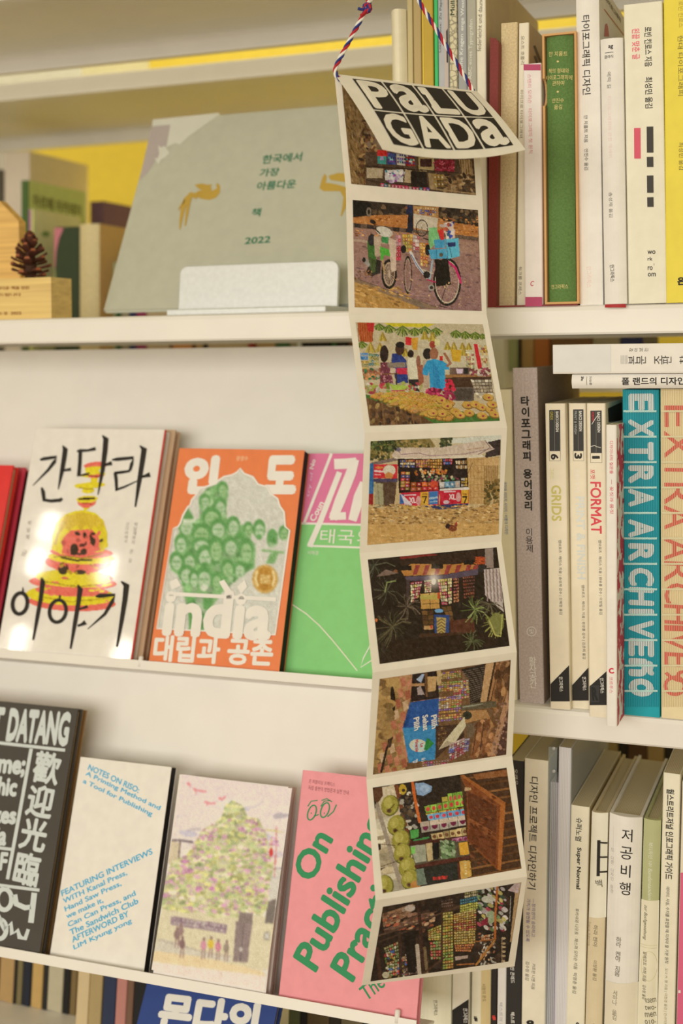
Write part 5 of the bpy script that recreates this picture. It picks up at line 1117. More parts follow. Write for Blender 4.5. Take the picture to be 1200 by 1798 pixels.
    p.line([(485, 410), (530, 500), (600, 590)], 18, (196, 186, 170)); p.line([(490, 430), (535, 510), (590, 580)], 5, (60, 96, 150)); p.line([(640, 470), (620, 600)], 14, (150, 160, 160)); p.line([(560, 530), (640, 560)], 8, (186, 170, 140))
    p.ring(742, 620, 92, 158, 11, (30, 26, 24)); p.ring(742, 620, 82, 146, 5, (196, 176, 144)); 
    for a in range(0, 180, 13): p.line([(742-84*math.cos(math.radians(a)), 620-148*math.sin(math.radians(a))), (742+84*math.cos(math.radians(a)), 620+148*math.sin(math.radians(a)))], 1.6, (180, 152, 124))
    p.line([(745, 475), (800, 520), (832, 600), (838, 625)], 16, (190, 40, 90)); p.poly([(655, 460), (750, 470), (770, 640), (665, 652)], (28, 24, 20)); p.line([(605, 605), (660, 622)], 9, (176, 40, 80)); p.ell(632, 660, 22, 22, (150, 140, 124)); p.ell(632, 660, 12, 12, (40, 34, 30)); p.ell(598, 570, 24, 26, (34, 28, 26)); p.ell(605, 395, 18, 40, (30, 26, 26)); p.line([(575, 312), (625, 330)], 8, (40, 34, 30)); p.line([(735, 650), (690, 790), (740, 800)], 5, (40, 34, 30))
    # cool boxes and bags
    p.poly([(720, 205), (780, 195), (800, 310), (735, 320)], (206, 176, 150)); p.blobs((680, 205, 790, 310), 22, 18, [(50, 64, 140), (206, 184, 166), (190, 90, 60), (60, 100, 130)], .8); p.poly([(612, 240), (670, 236), (690, 320), (625, 390), (615, 350)], (120, 176, 110)); p.poly([(612, 395), (735, 385), (742, 455), (628, 460)], (76, 152, 176)); p.poly([(650, 325), (725, 315), (728, 380), (655, 385)], (64, 140, 168)); p.poly([(728, 320), (822, 312), (832, 440), (745, 460)], (90, 170, 190)); p.poly([(745, 345), (800, 340), (803, 370), (748, 375)], (40, 48, 90)); p.poly([(672, 255), (718, 250), (722, 320), (700, 330)], (200, 50, 44)); p.line([(735, 320), (748, 458)], 4, (50, 110, 140)); p.line([(760, 380), (775, 445)], 4, (40, 60, 80)); p.ell(700, 430, 14, 14, (90, 80, 60)); p.line([(668, 392), (668, 455)], 4, (40, 90, 110))
    p.blobs((90, 540, 220, 600), 40, 10, [(120, 84, 50), (80, 56, 40), (160, 112, 70)], .5); p.blobs((380, 600, 900, 800), 36, 9, [(196, 156, 110), (170, 124, 80)], .6); p.noise(9, 7)
def ph_market(p):                   # mango stall, people with their backs to us
    p.c[:] = (184, 164, 126); p.rect(540, 150, 1110, 430, (190, 174, 138)); p.poly([(300, 68), (660, 74), (600, 100), (340, 95)], (196, 176, 40))
    for x in range(560, 1050, 34): p.line([(x, 90), (x+6, 430)], 2.5, (188, 172, 138))
    p.poly([(110, 66), (230, 68), (215, 205), (130, 200)], (176, 84, 40)); p.poly([(180, 66), (232, 68), (225, 130), (190, 130)], (190, 36, 40))
    for x in range(115, 220, 16): p.line([(x, 70), (x+8, 198)], 4, (130, 60, 30))
    GR_ = [(86, 106, 40), (120, 130, 50), (66, 86, 34), (150, 150, 70)]
    for cx, cy, r in ((265, 100, 36), (335, 115, 44), (430, 130, 56), (515, 135, 44), (585, 125, 44), (665, 135, 46), (805, 150, 42), (870, 158, 40), (940, 162, 40), (990, 165, 26), (145, 225, 36)):
        for k in range(9):
            a = math.radians(25+k*16); p.line([(cx, cy-r*.7), (cx-r*1.05*math.cos(a), cy-r*.6+r*1.15*math.sin(a))], 10, GR_[k % 4])
    for cx, cy, r in ((290, 165, 26), (205, 240, 34), (270, 240, 30), (585, 155, 26), (640, 165, 30), (450, 275, 24), (745, 230, 24), (790, 230, 22), (850, 230, 20), (895, 232, 20), (860, 270, 24), (1005, 250, 22)):
        for k in range(5): p.line([(cx, cy-r), (cx+(k-2)*r*.45, cy+r)], 11, [(170, 150, 50), (150, 120, 50), (190, 160, 70)][k % 3])
    p.ell(640, 220, 22, 26, (150, 60, 40)); p.poly([(450, 165), (495, 172), (490, 225), (450, 222)], (196, 40, 44)); p.poly([(490, 175), (540, 170), (530, 260), (500, 255)], (196, 140, 44)); p.rect(655, 180, 690, 225, (200, 186, 130))
    p.poly([(768, 255), (845, 258), (835, 342), (780, 338)], (196, 150, 40)); p.poly([(930, 215), (955, 215), (990, 390), (960, 392)], (190, 34, 44)); p.packs([(870, 270), (930, 270), (935, 395), (880, 395)], 5, 8, [(196, 160, 60), (170, 60, 40), (200, 190, 150), (110, 120, 60)], .12); p.packs([(965, 220), (1020, 230), (1030, 370), (985, 370)], 4, 8, [(190, 150, 60), (150, 60, 40), (200, 180, 140)], .12)
    p.packs([(130, 278), (185, 280), (190, 330), (132, 330)], 3, 3, [(50, 110, 170), (60, 130, 180)], .1); p.packs([(188, 282), (262, 288), (265, 370), (192, 370)], 4, 4, [(70, 130, 80), (60, 110, 110), (170, 150, 60)], .1); p.packs([(135, 335), (190, 335), (195, 400), (140, 400)], 3, 3, [(190, 150, 60), (120, 130, 60)], .1); p.rect(140, 395, 280, 465, (160, 104, 66)); p.blobs((140, 395, 275, 460), 40, 16, [(190, 130, 80), (60, 110, 70), (196, 170, 140), (150, 90, 60)], .7)
    p.poly([(720, 440), (1050, 430), (1065, 560), (760, 560)], (70, 46, 32)); p.poly([(720, 432), (1050, 428), (1050, 446), (720, 452)], (150, 104, 60)); p.blobs((900, 385, 1045, 435), 40, 16, [(150, 70, 80), (190, 170, 150), (120, 60, 60)], .6); p.rect(760, 380, 900, 432, (110, 84, 70)); p.poly([(805, 390), (855, 390), (850, 425), (810, 425)], (206, 180, 190)); p.poly([(858, 385), (892, 385), (890, 425), (860, 425)], (40, 36, 34))
    # people
    p.ell(300, 285, 30, 60, (44, 30, 26)); p.poly([(275, 345), (335, 345), (365, 500), (270, 500)], (110, 50, 60)); p.blobs((275, 350, 360, 495), 50, 8, [(170, 110, 110), (90, 34, 46)], .8)
    p.poly([(355, 285), (410, 278), (455, 330), (470, 490), (385, 490), (350, 340)], (40, 54, 110)); p.ell(410, 250, 32, 46, (70, 44, 32)); p.ell(412, 222, 32, 22, (26, 22, 20)); p.poly([(385, 385), (460, 385), (462, 430), (390, 430)], (190, 44, 66)); p.poly([(320, 348), (450, 345), (450, 380), (325, 380)], (130, 112, 92)); p.poly([(345, 385), (380, 385), (380, 420), (340, 415)], (196, 170, 140)); p.line([(290, 425), (400, 425)], 8, (120, 84, 50)); p.line([(383, 420), (390, 570)], 10, (60, 44, 32))
    p.ell(486, 285, 22, 28, (40, 28, 24)); p.poly([(465, 315), (520, 310), (540, 350), (538, 465), (485, 475), (465, 400)], (206, 194, 160)); p.poly([(470, 465), (545, 465), (548, 550), (478, 545)], (40, 34, 32)); p.ell(540, 340, 16, 44, (140, 90, 66)); p.poly([(530, 370), (570, 360), (580, 480), (545, 520)], (150, 86, 60))
    p.ell(604, 285, 32, 40, (36, 30, 28)); p.poly([(570, 330), (620, 320), (620, 520), (580, 520)], (176, 150, 120)); p.ell(650, 285, 30, 44, (150, 96, 66)); p.poly([(600, 335), (650, 320), (710, 335), (755, 365), (758, 395), (725, 395), (735, 545), (625, 545), (615, 410), (605, 440), (568, 430), (572, 390)], (50, 140, 176)); p.poly([(640, 330), (680, 400), (700, 540), (650, 540)], (40, 122, 160)); p.line([(745, 370), (765, 350), (725, 285)], 18, (150, 96, 66)); p.rect(690, 300, 712, 332, (190, 44, 40))
    # crates and the table of mangoes
    p.poly([(775, 520), (935, 520), (930, 620), (790, 615)], (96, 84, 72)); p.poly([(790, 530), (925, 530), (920, 610), (800, 608)], (74, 62, 52)); p.packs([(905, 465), (1055, 465), (1068, 600), (955, 600)], 6, 6, [(206, 190, 160), (176, 156, 126)], .14, False)
    p.blobs((600, 530, 790, 610), 70, 20, [(150, 34, 66), (130, 26, 54), (176, 60, 84)], .6); p.blobs((720, 470, 790, 540), 20, 20, [(190, 40, 60)], .7); p.blobs((160, 495, 560, 560), 70, 24, [(150, 150, 60), (170, 160, 90), (120, 130, 50), (190, 176, 150), (176, 60, 70)], .5); p.rect(350, 540, 445, 565, (176, 40, 80)); p.poly([(340, 500), (470, 510), (440, 540), (360, 540)], (160, 176, 70))
    p.poly([(165, 570), (1110, 735), (1112, 760), (650, 775), (560, 720), (165, 590)], (70, 104, 44)); p.poly([(165, 590), (560, 720), (660, 780), (200, 790)], (96, 66, 40)); p.blobs((180, 620, 620, 780), 60, 26, [(60, 42, 30), (120, 86, 54), (80, 56, 38), (150, 120, 70)], .6)
    for x in (190, 290, 380, 500, 550): p.line([(x-5, 600+(x-190)*.3), (x+10, 780)], 10, (120, 84, 50))
    r_ = p.r
    tb = [(212, 582), (260, 562), (400, 556), (560, 562), (640, 584), (760, 620), (780, 700), (760, 745), (660, 735), (520, 696), (360, 640)]
    pts = []
    while len(pts) < 330:
        x, y = r_.uniform(210, 790), r_.uniform(555, 745); c_ = False; j_ = len(tb)-1
        for i_ in range(len(tb)):
            (xi, yi), (xj, yj) = tb[i_], tb[j_]
            if (yi > y) != (yj > y) and x < (xj-xi)*(y-yi)/(yj-yi)+xi: c_ = not c_
            j_ = i_
        if c_: pts.append((y, x))
    for y, x in sorted(pts):
        k_ = .55+.5*(x-210)/560; c0 = (190+r_.uniform(-18, 12), 146+r_.uniform(-16, 12), 62+r_.uniform(-12, 18)); p.ell(x, y+2, 32*k_, 19*k_, (128, 90, 38), -14); p.ell(x, y-2*k_, 28*k_, 14*k_, c0, -14)
    for x, y in ((700, 610), (705, 705), (640, 700), (800, 690), (885, 645), (940, 640), (895, 700), (990, 720), (985, 660), (1050, 680), (1030, 590), (1075, 710), (740, 650), (830, 715), (1060, 640)):
        p.ell(x, y+3, 40, 26, (130, 90, 40), 12); p.ell(x, y-2, 37, 23, (192, 148, 66), 12); p.ell(x+6, y+2, 9, 7, (150, 40, 60))
    p.noise(9, 6)
def ph_kiosk(p):                    # roadside kiosk with a tarpaulin roof, a hen in front
    p.grad(np.ones_like(p.a), (196, 176, 134), (190, 160, 110), 100, 620); p.poly([(700, 125), (1080, 95), (1075, 150), (720, 160)], (206, 200, 176))
    p.poly([(127, 143), (560, 122), (600, 180), (560, 220), (300, 210), (120, 290)], (130, 110, 60)); p.blobs((125, 140, 560, 280), 300, 16, [(110, 100, 50), (150, 126, 70), (84, 82, 40), (170, 140, 84), (60, 60, 34)], .7); p.blobs((130, 140, 310, 210), 70, 20, [(70, 80, 40), (50, 56, 30), (110, 112, 60)], .6); p.blobs((640, 115, 720, 180), 60, 16, [(60, 66, 40), (84, 88, 50)], .5); p.line([(680, 120), (680, 175)], 8, (60, 50, 34))
    p.poly([(130, 300), (310, 262), (340, 280), (150, 320)], (120, 100, 90)); p.poly([(980, 150), (1075, 130), (1070, 245), (960, 265)], (56, 44, 40)); p.poly([(955, 270), (1065, 255), (1050, 480), (950, 560)], (176, 138, 84))
    for x in range(960, 1060, 13): p.line([(x, 320), (x-6, 520)], 3, (130, 96, 56))
    p.rect(955, 262, 1064, 320, (196, 156, 100)); p.blobs((960, 420, 1065, 610), 90, 20, [(130, 100, 50), (90, 76, 40), (160, 126, 70)], .6); p.rect(112, 305, 150, 525, (50, 100, 140)); p.poly([(112, 525), (150, 525), (145, 605), (112, 605)], (150, 40, 40))
    p.poly([(150, 312), (325, 312), (322, 415), (150, 412)], (196, 44, 50)); p.ell(265, 355, 45, 38, (206, 190, 160)); p.ell(262, 395, 30, 26, (196, 130, 70)); p.line([(160, 360), (215, 365)], 14, (226, 190, 180)); p.line([(160, 385), (200, 388)], 8, (220, 160, 150)); p.ell(190, 335, 30, 8, (206, 130, 60)); p.rect(150, 415, 325, 440, (74, 64, 84)); p.poly([(165, 440), (320, 440), (300, 620), (180, 620)], (86, 64, 46)); p.poly([(150, 450), (218, 450), (225, 620), (165, 628)], (160, 150, 112)); p.line([(180, 460), (190, 610)], 6, (130, 120, 88))
    p.poly([(325, 270), (835, 262), (840, 490), (335, 520)], (40, 28, 24))
    W_ = [(196, 150, 60), (176, 50, 44), (190, 110, 50), (60, 110, 70), (60, 80, 140), (206, 170, 110), (200, 186, 160)]
    p.packs([(340, 280), (450, 275), (450, 340), (345, 335)], 8, 3, W_, .16); p.packs([(455, 280), (560, 275), (560, 335), (460, 335)], 6, 5, [(196, 140, 60), (170, 90, 110), (190, 110, 60)], .12); p.packs([(560, 275), (650, 272), (648, 345), (562, 340)], 5, 3, [(200, 150, 60), (190, 120, 44)], .14); p.packs([(655, 272), (725, 270), (722, 315), (658, 315)], 5, 2, [(60, 96, 160), (190, 110, 150), (190, 60, 60)], .12); p.packs([(745, 285), (830, 280), (828, 350), (750, 350)], 5, 2, [(206, 180, 140), (170, 120, 60)], .2)
    p.blobs((430, 350, 680, 385), 40, 12, [(206, 130, 50), (190, 100, 50), (200, 176, 130)], .8); p.blobs((480, 395, 770, 440), 50, 12, [(70, 120, 70), (150, 60, 80), (180, 160, 120), (90, 60, 60)], .8); p.packs([(350, 365), (415, 365), (410, 500), (345, 505)], 2, 6, [(190, 60, 60), (176, 140, 60), (190, 100, 50), (90, 90, 140)], .12); p.packs([(420, 440), (620, 440), (625, 500), (420, 510)], 5, 2, [(190, 44, 44), (200, 100, 40), (206, 90, 50)], .1); p.ell(590, 455, 30, 24, (196, 70, 44)); p.packs([(628, 440), (780, 430), (780, 480), (630, 485)], 4, 1, [(190, 176, 160), (120, 160, 180), (190, 110, 50)], .06); p.packs([(785, 410), (832, 410), (830, 475), (788, 475)], 3, 3, [(190, 180, 160), (196, 150, 50)], .16)
    p.poly([(830, 265), (955, 260), (950, 595), (845, 600)], (190, 150, 92)); 
    for y in range(280, 600, 46): p.line([(832, y), (952, y-6)], 3, (160, 120, 70))
    for x in (855, 880, 910, 935): p.line([(x, 265), (x, 595)], 4, (166, 126, 76))
    p.line([(835, 380), (870, 300)], 4, (100, 74, 50)); p.poly([(280, 245), (320, 190), (640, 190), (960, 135), (1030, 200), (930, 240), (560, 262), (300, 262)], (200, 176, 150)); p.poly([(300, 262), (560, 262), (930, 240), (955, 250), (955, 262), (560, 272), (300, 270)], (214, 196, 164)); p.line([(320, 195), (350, 240), (480, 230), (560, 250), (820, 235), (1020, 195)], 5, (140, 110, 110)); p.line([(960, 138), (1000, 190), (910, 240)], 5, (120, 90, 84)); p.line([(830, 205), (950, 190)], 5, (170, 130, 90)); p.ell(330, 205, 20, 14, (120, 110, 120)); p.poly([(290, 190), (325, 195), (310, 215)], (40, 34, 34))
    # banners
    p.poly([(345, 520), (630, 500), (625, 620), (340, 630)], (190, 40, 56)); p.poly([(340, 530), (370, 528), (370, 600), (340, 600)], (60, 96, 150)); p.poly([(345, 520), (430, 600), (395, 655), (372, 590)], (206, 190, 190)); p.poly([(490, 515), (550, 512), (548, 620), (492, 622)], (206, 156, 50)); p.poly([(552, 512), (620, 505), (618, 600), (552, 605)], (60, 110, 160)); p.line([(560, 560), (612, 552)], 14, (160, 180, 190)); p.line([(565, 585), (610, 580)], 10, (150, 170, 184)); p.poly([(632, 495), (845, 480), (842, 595), (632, 605)], (190, 36, 52)); p.poly([(630, 490), (845, 478), (845, 494), (632, 504)], (210, 196, 180)); p.poly([(788, 498), (842, 494), (840, 592), (790, 594)], (206, 156, 50))
    for x in (522, 815): p.line([(x-16, 548), (x+12, 546), (x-4, 592)], 9, (40, 30, 26)); p.rect(x-18, 524, x+16, 532, (150, 90, 40))
    for x, y in ((425, 555), (715, 530)): p.line([(x-12, y), (x+8, y+34)], 8, (226, 196, 190)); p.line([(x+8, y), (x-12, y+34)], 8, (226, 196, 190)); p.line([(x+18, y), (x+18, y+34), (x+34, y+34)], 8, (226, 196, 190)); p.line([(x-50, y-18), (x+30, y-22)], 9, (220, 180, 176)); p.ell(x+52, y+20, 18, 34, (206, 150, 140)); p.ell(x-35, y+56, 22, 14, (200, 170, 170))
    p.poly([(345, 622), (840, 595), (840, 625), (620, 640), (430, 642)], (50, 56, 90)); p.poly([(330, 600), (560, 625), (530, 640), (335, 645)], (190, 150, 80))
    p.poly([(110, 625), (345, 645), (850, 635), (1060, 590), (1060, 740), (110, 750)], (186, 144, 84)); p.blobs((112, 605, 1058, 745), 420, 16, [(206, 166, 104), (160, 118, 66), (190, 146, 84), (130, 94, 54), (214, 180, 124)], .4, 5); p.poly([(108, 750), (1060, 740), (1058, 818), (103, 898)], (196, 152, 88)); p.blobs((108, 755, 1058, 890), 90, 26, [(204, 160, 96), (186, 142, 80)], .3, 0)
    p.ell(722, 775, 34, 24, (120, 60, 36), 12); p.ell(690, 760, 16, 20, (44, 28, 24), 30); p.ell(748, 752, 11, 16, (130, 60, 40)); p.ell(752, 740, 8, 7, (176, 50, 44)); p.line([(712, 795), (706, 822)], 5, (176, 110, 60)); p.line([(732, 795), (746, 830)], 5, (176, 110, 60)); p.blobs((700, 765, 745, 790), 10, 7, [(90, 40, 26), (150, 84, 50)], .6); p.noise(9, 7)
def ph_night(p):                    # lit stall at night behind dark plants
    p.c[:] = (40, 29, 20); p.poly([(330, 110), (560, 90), (700, 110), (340, 150)], (120, 40, 34)); p.poly([(330, 130), (900, 60), (930, 60), (880, 150), (560, 200), (340, 200)], (50, 34, 24))
    p.poly([(340, 210), (410, 160), (720, 165), (860, 140), (880, 190), (640, 235), (360, 245)], (176, 118, 56))
    for x in (440, 510, 590, 660, 730, 800, 850): p.poly([(x, 170), (x+34, 166), (x+10, 235), (x-20, 238)], (140, 56, 50))
    for x, y in ((370, 190), (592, 178), (820, 150)): p.rect(x-40, y-16, x+42, y+16, (34, 26, 20))
    p.poly([(860, 110), (980, 115), (970, 160), (880, 165)], (170, 70, 34)); p.blobs((860, 110, 980, 165), 24, 16, [(190, 90, 40), (120, 50, 30)], .3, 10); p.poly([(928, 52), (985, 48), (990, 190), (930, 190)], (140, 120, 104)); p.rect(880, 170, 940, 215, (50, 44, 40)); p.poly([(360, 250), (640, 238), (880, 195), (880, 235), (640, 275), (380, 280)], (84, 70, 80)); p.poly([(920, 200), (1035, 190), (1060, 500), (930, 380)], (186, 168, 152))
    for x in range(935, 1035, 24): p.line([(x, 200), (x+12, 420)], 10, (150, 126, 116)); p.line([(x+4, 200), (x+16, 420)], 3, (100, 80, 74))
    L_ = [(206, 186, 120), (196, 170, 80), (190, 80, 96), (214, 196, 150), (176, 60, 70)]
    for q, nx, ny in (([(405, 290), (430, 285), (430, 430), (408, 430)], 2, 7), ([(435, 285), (490, 280), (460, 400), (430, 410)], 3, 6), ([(500, 275), (555, 270), (550, 360), (505, 362)], 4, 6), ([(595, 270), (660, 262), (665, 450), (625, 450)], 4, 8), ([(665, 262), (695, 258), (695, 440), (672, 445)], 2, 8)): p.packs(q, nx, ny, L_, .12)
    p.packs([(705, 260), (745, 255), (745, 430), (708, 435)], 3, 8, [(150, 60, 50), (110, 50, 40), (176, 110, 60)], .14); p.packs([(770, 250), (860, 240), (855, 400), (780, 410)], 6, 7, [(90, 44, 32), (120, 60, 36), (60, 34, 26)], .2); p.rect(375, 270, 400, 420, (70, 54, 50))
    p.packs([(470, 370), (605, 360), (612, 475), (478, 480)], 2, 3, [(190, 146, 76), (176, 130, 64)], .06, False); p.rect(475, 378, 600, 410, (170, 150, 70)); p.rect(595, 362, 612, 405, (190, 70, 40)); p.packs([(480, 490), (570, 485), (565, 620), (500, 625)], 2, 4, [(110, 76, 40), (90, 60, 34)], .08, False); p.packs([(620, 460), (690, 455), (710, 560), (680, 570)], 2, 3, [(120, 84, 44), (96, 66, 36)], .08, False); p.rect(500, 595, 562, 622, (170, 130, 80)); p.rect(545, 592, 560, 615, (190, 70, 40)); p.poly([(680, 560), (850, 540), (860, 640), (690, 660)], (84, 46, 30))
    g = np.exp(-p.em(568, 270, 60, 90)*1.6)[..., None]; p.c = p.c*(1-g*.75)+np.array((240, 226, 200))*g*.75; p.ell(568, 285, 16, 22, (246, 240, 228))
    p.poly([(570, 515), (680, 520), (675, 660), (575, 665)], (46, 66, 110)); p.poly([(588, 535), (655, 540), (650, 655), (592, 658)], (176, 146, 80)); p.ell(605, 490, 30, 14, (110, 150, 180))
    for y in range(550, 650, 22): p.line([(595, y+16), (622, y-4), (648, y+16)], 8, (110, 90, 50))
    p.poly([(470, 650), (780, 640), (780, 690), (470, 690)], (66, 42, 26)); p.poly([(180, 700), (1000, 640), (1000, 730), (190, 860)], (44, 30, 20)); r_ = p.r
    for cx, cy, n_, R_, cols in ((150, 170, 20, 150, [(70, 70, 50), (96, 92, 70), (50, 48, 34)]), (380, 460, 30, 110, [(96, 80, 60), (120, 100, 80), (70, 56, 42)]), (280, 600, 44, 160, [(70, 64, 40), (50, 44, 30), (96, 84, 56)]), (240, 350, 20, 120, [(50, 50, 36), (84, 76, 56)]), (860, 480, 26, 110, [(110, 120, 60), (84, 92, 46), (140, 146, 84)]), (960, 440, 18, 110, [(66, 60, 44), (96, 84, 60)]), (1000, 560, 16, 110, [(150, 144, 70), (120, 116, 54)]), (840, 700, 26, 90, [(70, 74, 44), (96, 96, 60)]), (200, 770, 26, 100, [(60, 50, 34), (44, 36, 26)])):
        for _ in range(n_):
            a = r_.uniform(0, 6.28); l = R_*r_.uniform(.5, 1); p.line([(cx, cy), (cx+l*.6*math.cos(a), cy+l*.6*math.sin(a)), (cx+l*math.cos(a+.15), cy+l*math.sin(a+.15)+l*.12)], r_.uniform(3, 7), cols[r_.randint(len(cols))])
    p.poly([(945, 560), (1000, 500), (1060, 520), (1060, 600), (1020, 680), (980, 640)], (120, 116, 60)); p.line([(960, 560), (1000, 660), (1040, 670)], 8, (176, 166, 90)); p.line([(1050, 520), (1040, 660)], 8, (170, 164, 84)); p.ell(165, 556, 8, 12, (206, 110, 50)); p.ell(300, 214, 14, 14, (130, 80, 50)); p.poly([(165, 250), (230, 200), (320, 225), (250, 240)], (120, 96, 80)); p.line([(225, 360), (240, 290), (300, 280)], 8, (130, 136, 80)); p.noise(6, 6)
def ph_bluestall(p):                # a stall with a blue banner, the photograph lying on its side
    p.c[:] = (112, 80, 50); p.poly([(150, 215), (400, 180), (380, 350), (320, 560), (360, 820), (105, 910)], (176, 128, 84)); p.blobs((110, 200, 300, 900), 90, 46, [(160, 124, 72), (176, 138, 80), (140, 104, 60)], 1.6, 75)
    for j in range(9):
        for i in range(4): 
            x, y = 300-j*17+i*52-(30 if j > 5 else 0), 215+j*78+i*14
            p.poly([(x, y), (x+36, y-14), (x+48, y+46), (x+12, y+64)], [(176, 106, 76), (190, 124, 90), (160, 92, 64), (196, 160, 120)][(i+j) % 4])
    p.ell(250, 360, 17, 92, (36, 26, 18), -4); p.line([(245, 640), (205, 720), (165, 890)], 16, (44, 32, 24)); p.ell(225, 680, 16, 36, (70, 50, 34)); p.blobs((150, 380, 240, 640), 30, 30, [(150, 116, 66), (170, 132, 78)], 1.5, 80)
    p.poly([(390, 180), (570, 160), (585, 350), (380, 380)], (40, 30, 26)); p.poly([(380, 250), (480, 246), (480, 266), (380, 270)], (176, 130, 84)); p.poly([(420, 220), (460, 180), (480, 180), (455, 245)], (160, 170, 190)); p.poly([(425, 280), (450, 265), (480, 330), (430, 330)], (170, 150, 140)); p.poly([(495, 200), (570, 196), (560, 300), (500, 310)], (190, 150, 96)); p.rect(570, 155, 600, 260, (190, 160, 110)); p.poly([(480, 160), (500, 160), (505, 345), (488, 345)], (110, 76, 48)); p.poly([(500, 310), (560, 300), (565, 345), (505, 350)], (60, 46, 36))
    p.poly([(375, 385), (585, 357), (578, 545), (555, 800), (365, 825), (345, 720), (320, 575)], (60, 130, 170)); p.poly([(375, 385), (585, 357), (578, 545), (320, 575)], (44, 84, 140)); p.poly([(320, 570), (365, 440), (385, 395), (360, 560)], (36, 70, 120))
    V_ = [(596, 170, 745, 220, 9, 4), (580, 240, 800, 310, 11, 5), (690, 300, 805, 370, 6, 4), (580, 350, 750, 420, 9, 5), (580, 420, 745, 470, 9, 3), (575, 480, 750, 530, 9, 3)]
    for x0, y0, x1, y1, nx, ny in V_: p.packs([(x0, y0), (x1, y0-16), (x1, y1-16), (x0, y1)], nx, ny, [(196, 140, 60), (120, 150, 60), (130, 90, 150), (190, 80, 80), (206, 190, 160), (190, 160, 90)], .16)
    p.poly([(745, 145), (925, 105), (885, 385), (810, 400), (800, 220)], (50, 40, 32))
    for k in range(16): p.line([(750+k*4, 165+k*15), (915-k*2, 130+k*15)], 2.6, (130, 112, 92))
    p.poly([(925, 105), (985, 95), (930, 380), (885, 385)], (190, 148, 100)); p.poly([(985, 95), (1015, 92), (965, 375), (930, 380)], (60, 42, 28)); p.poly([(1000, 95), (1020, 92), (960, 370), (945, 372)], (170, 120, 76)); p.poly([(1030, 90), (1105, 78), (1090, 300), (1000, 470), (960, 400)], (150, 104, 62)); p.blobs((1000, 100, 1100, 420), 40, 22, [(170, 126, 80), (120, 80, 48), (90, 60, 36)], 2.0, 20); p.poly([(740, 410), (890, 385), (1000, 375), (1005, 420), (750, 445)], (96, 84, 60)); p.line([(760, 420), (900, 398)], 8, (150, 146, 120)); p.poly([(745, 450), (930, 440), (985, 560), (960, 600), (930, 500), (770, 540)], (170, 124, 74)); p.ell(790, 480, 34, 30, (50, 50, 36)); p.poly([(780, 545), (860, 535), (830, 640), (790, 640)], (110, 90, 66)); 
    p.poly([(860, 540), (960, 500), (940, 700), (840, 800), (810, 780)], (136, 86, 52)); p.blobs((830, 540, 1000, 790), 60, 20, [(150, 100, 60), (110, 70, 42), (176, 124, 80)], 1.6, 20); p.line([(860, 560), (830, 760)], 7, (80, 54, 34)); p.line([(910, 530), (885, 730)], 7, (80, 54, 34)); p.poly([(1085, 300), (1090, 420), (990, 770), (950, 775), (1010, 560)], (176, 130, 92)); p.poly([(1090, 420), (1072, 765), (1000, 775)], (84, 56, 44)); p.blobs((980, 380, 1085, 760), 40, 12, [(160, 120, 96), (140, 100, 76)], 1.2)
    p.poly([(560, 560), (760, 540), (770, 640), (640, 720), (560, 800)], (70, 50, 36)); p.packs([(580, 570), (640, 560), (640, 700), (575, 720)], 6, 10, [(110, 80, 50), (90, 60, 40), (150, 110, 70)], .2, False); p.poly([(770, 490), (780, 560), (700, 680), (580, 732), (625, 665)], (206, 190, 150)); p.poly([(580, 732), (640, 665), (700, 680)], (176, 156, 124)); p.packs([(660, 690), (770, 640), (770, 760), (660, 820)], 6, 7, [(176, 60, 90), (190, 150, 140), (130, 90, 130), (200, 180, 160), (150, 60, 60)], .14); p.packs([(770, 650), (808, 645), (800, 740), (765, 750)], 2, 6, [(96, 84, 130), (150, 140, 150)], .12); p.packs([(655, 720), (700, 710), (698, 750), (655, 755)], 3, 3, [(70, 90, 150), (150, 150, 170)], .1); p.packs([(460, 820), (660, 800), (655, 835), (460, 855)], 10, 2, [(110, 90, 130), (176, 60, 90), (150, 110, 80)], .12)
    p.ell(435, 700, 66, 46, (206, 200, 170), 8); p.ell(440, 706, 50, 34, (190, 206, 200), 8); p.poly([(485, 680), (500, 640), (520, 660), (550, 685), (500, 735), (475, 730)], (50, 130, 60)); p.noise(9, 7)
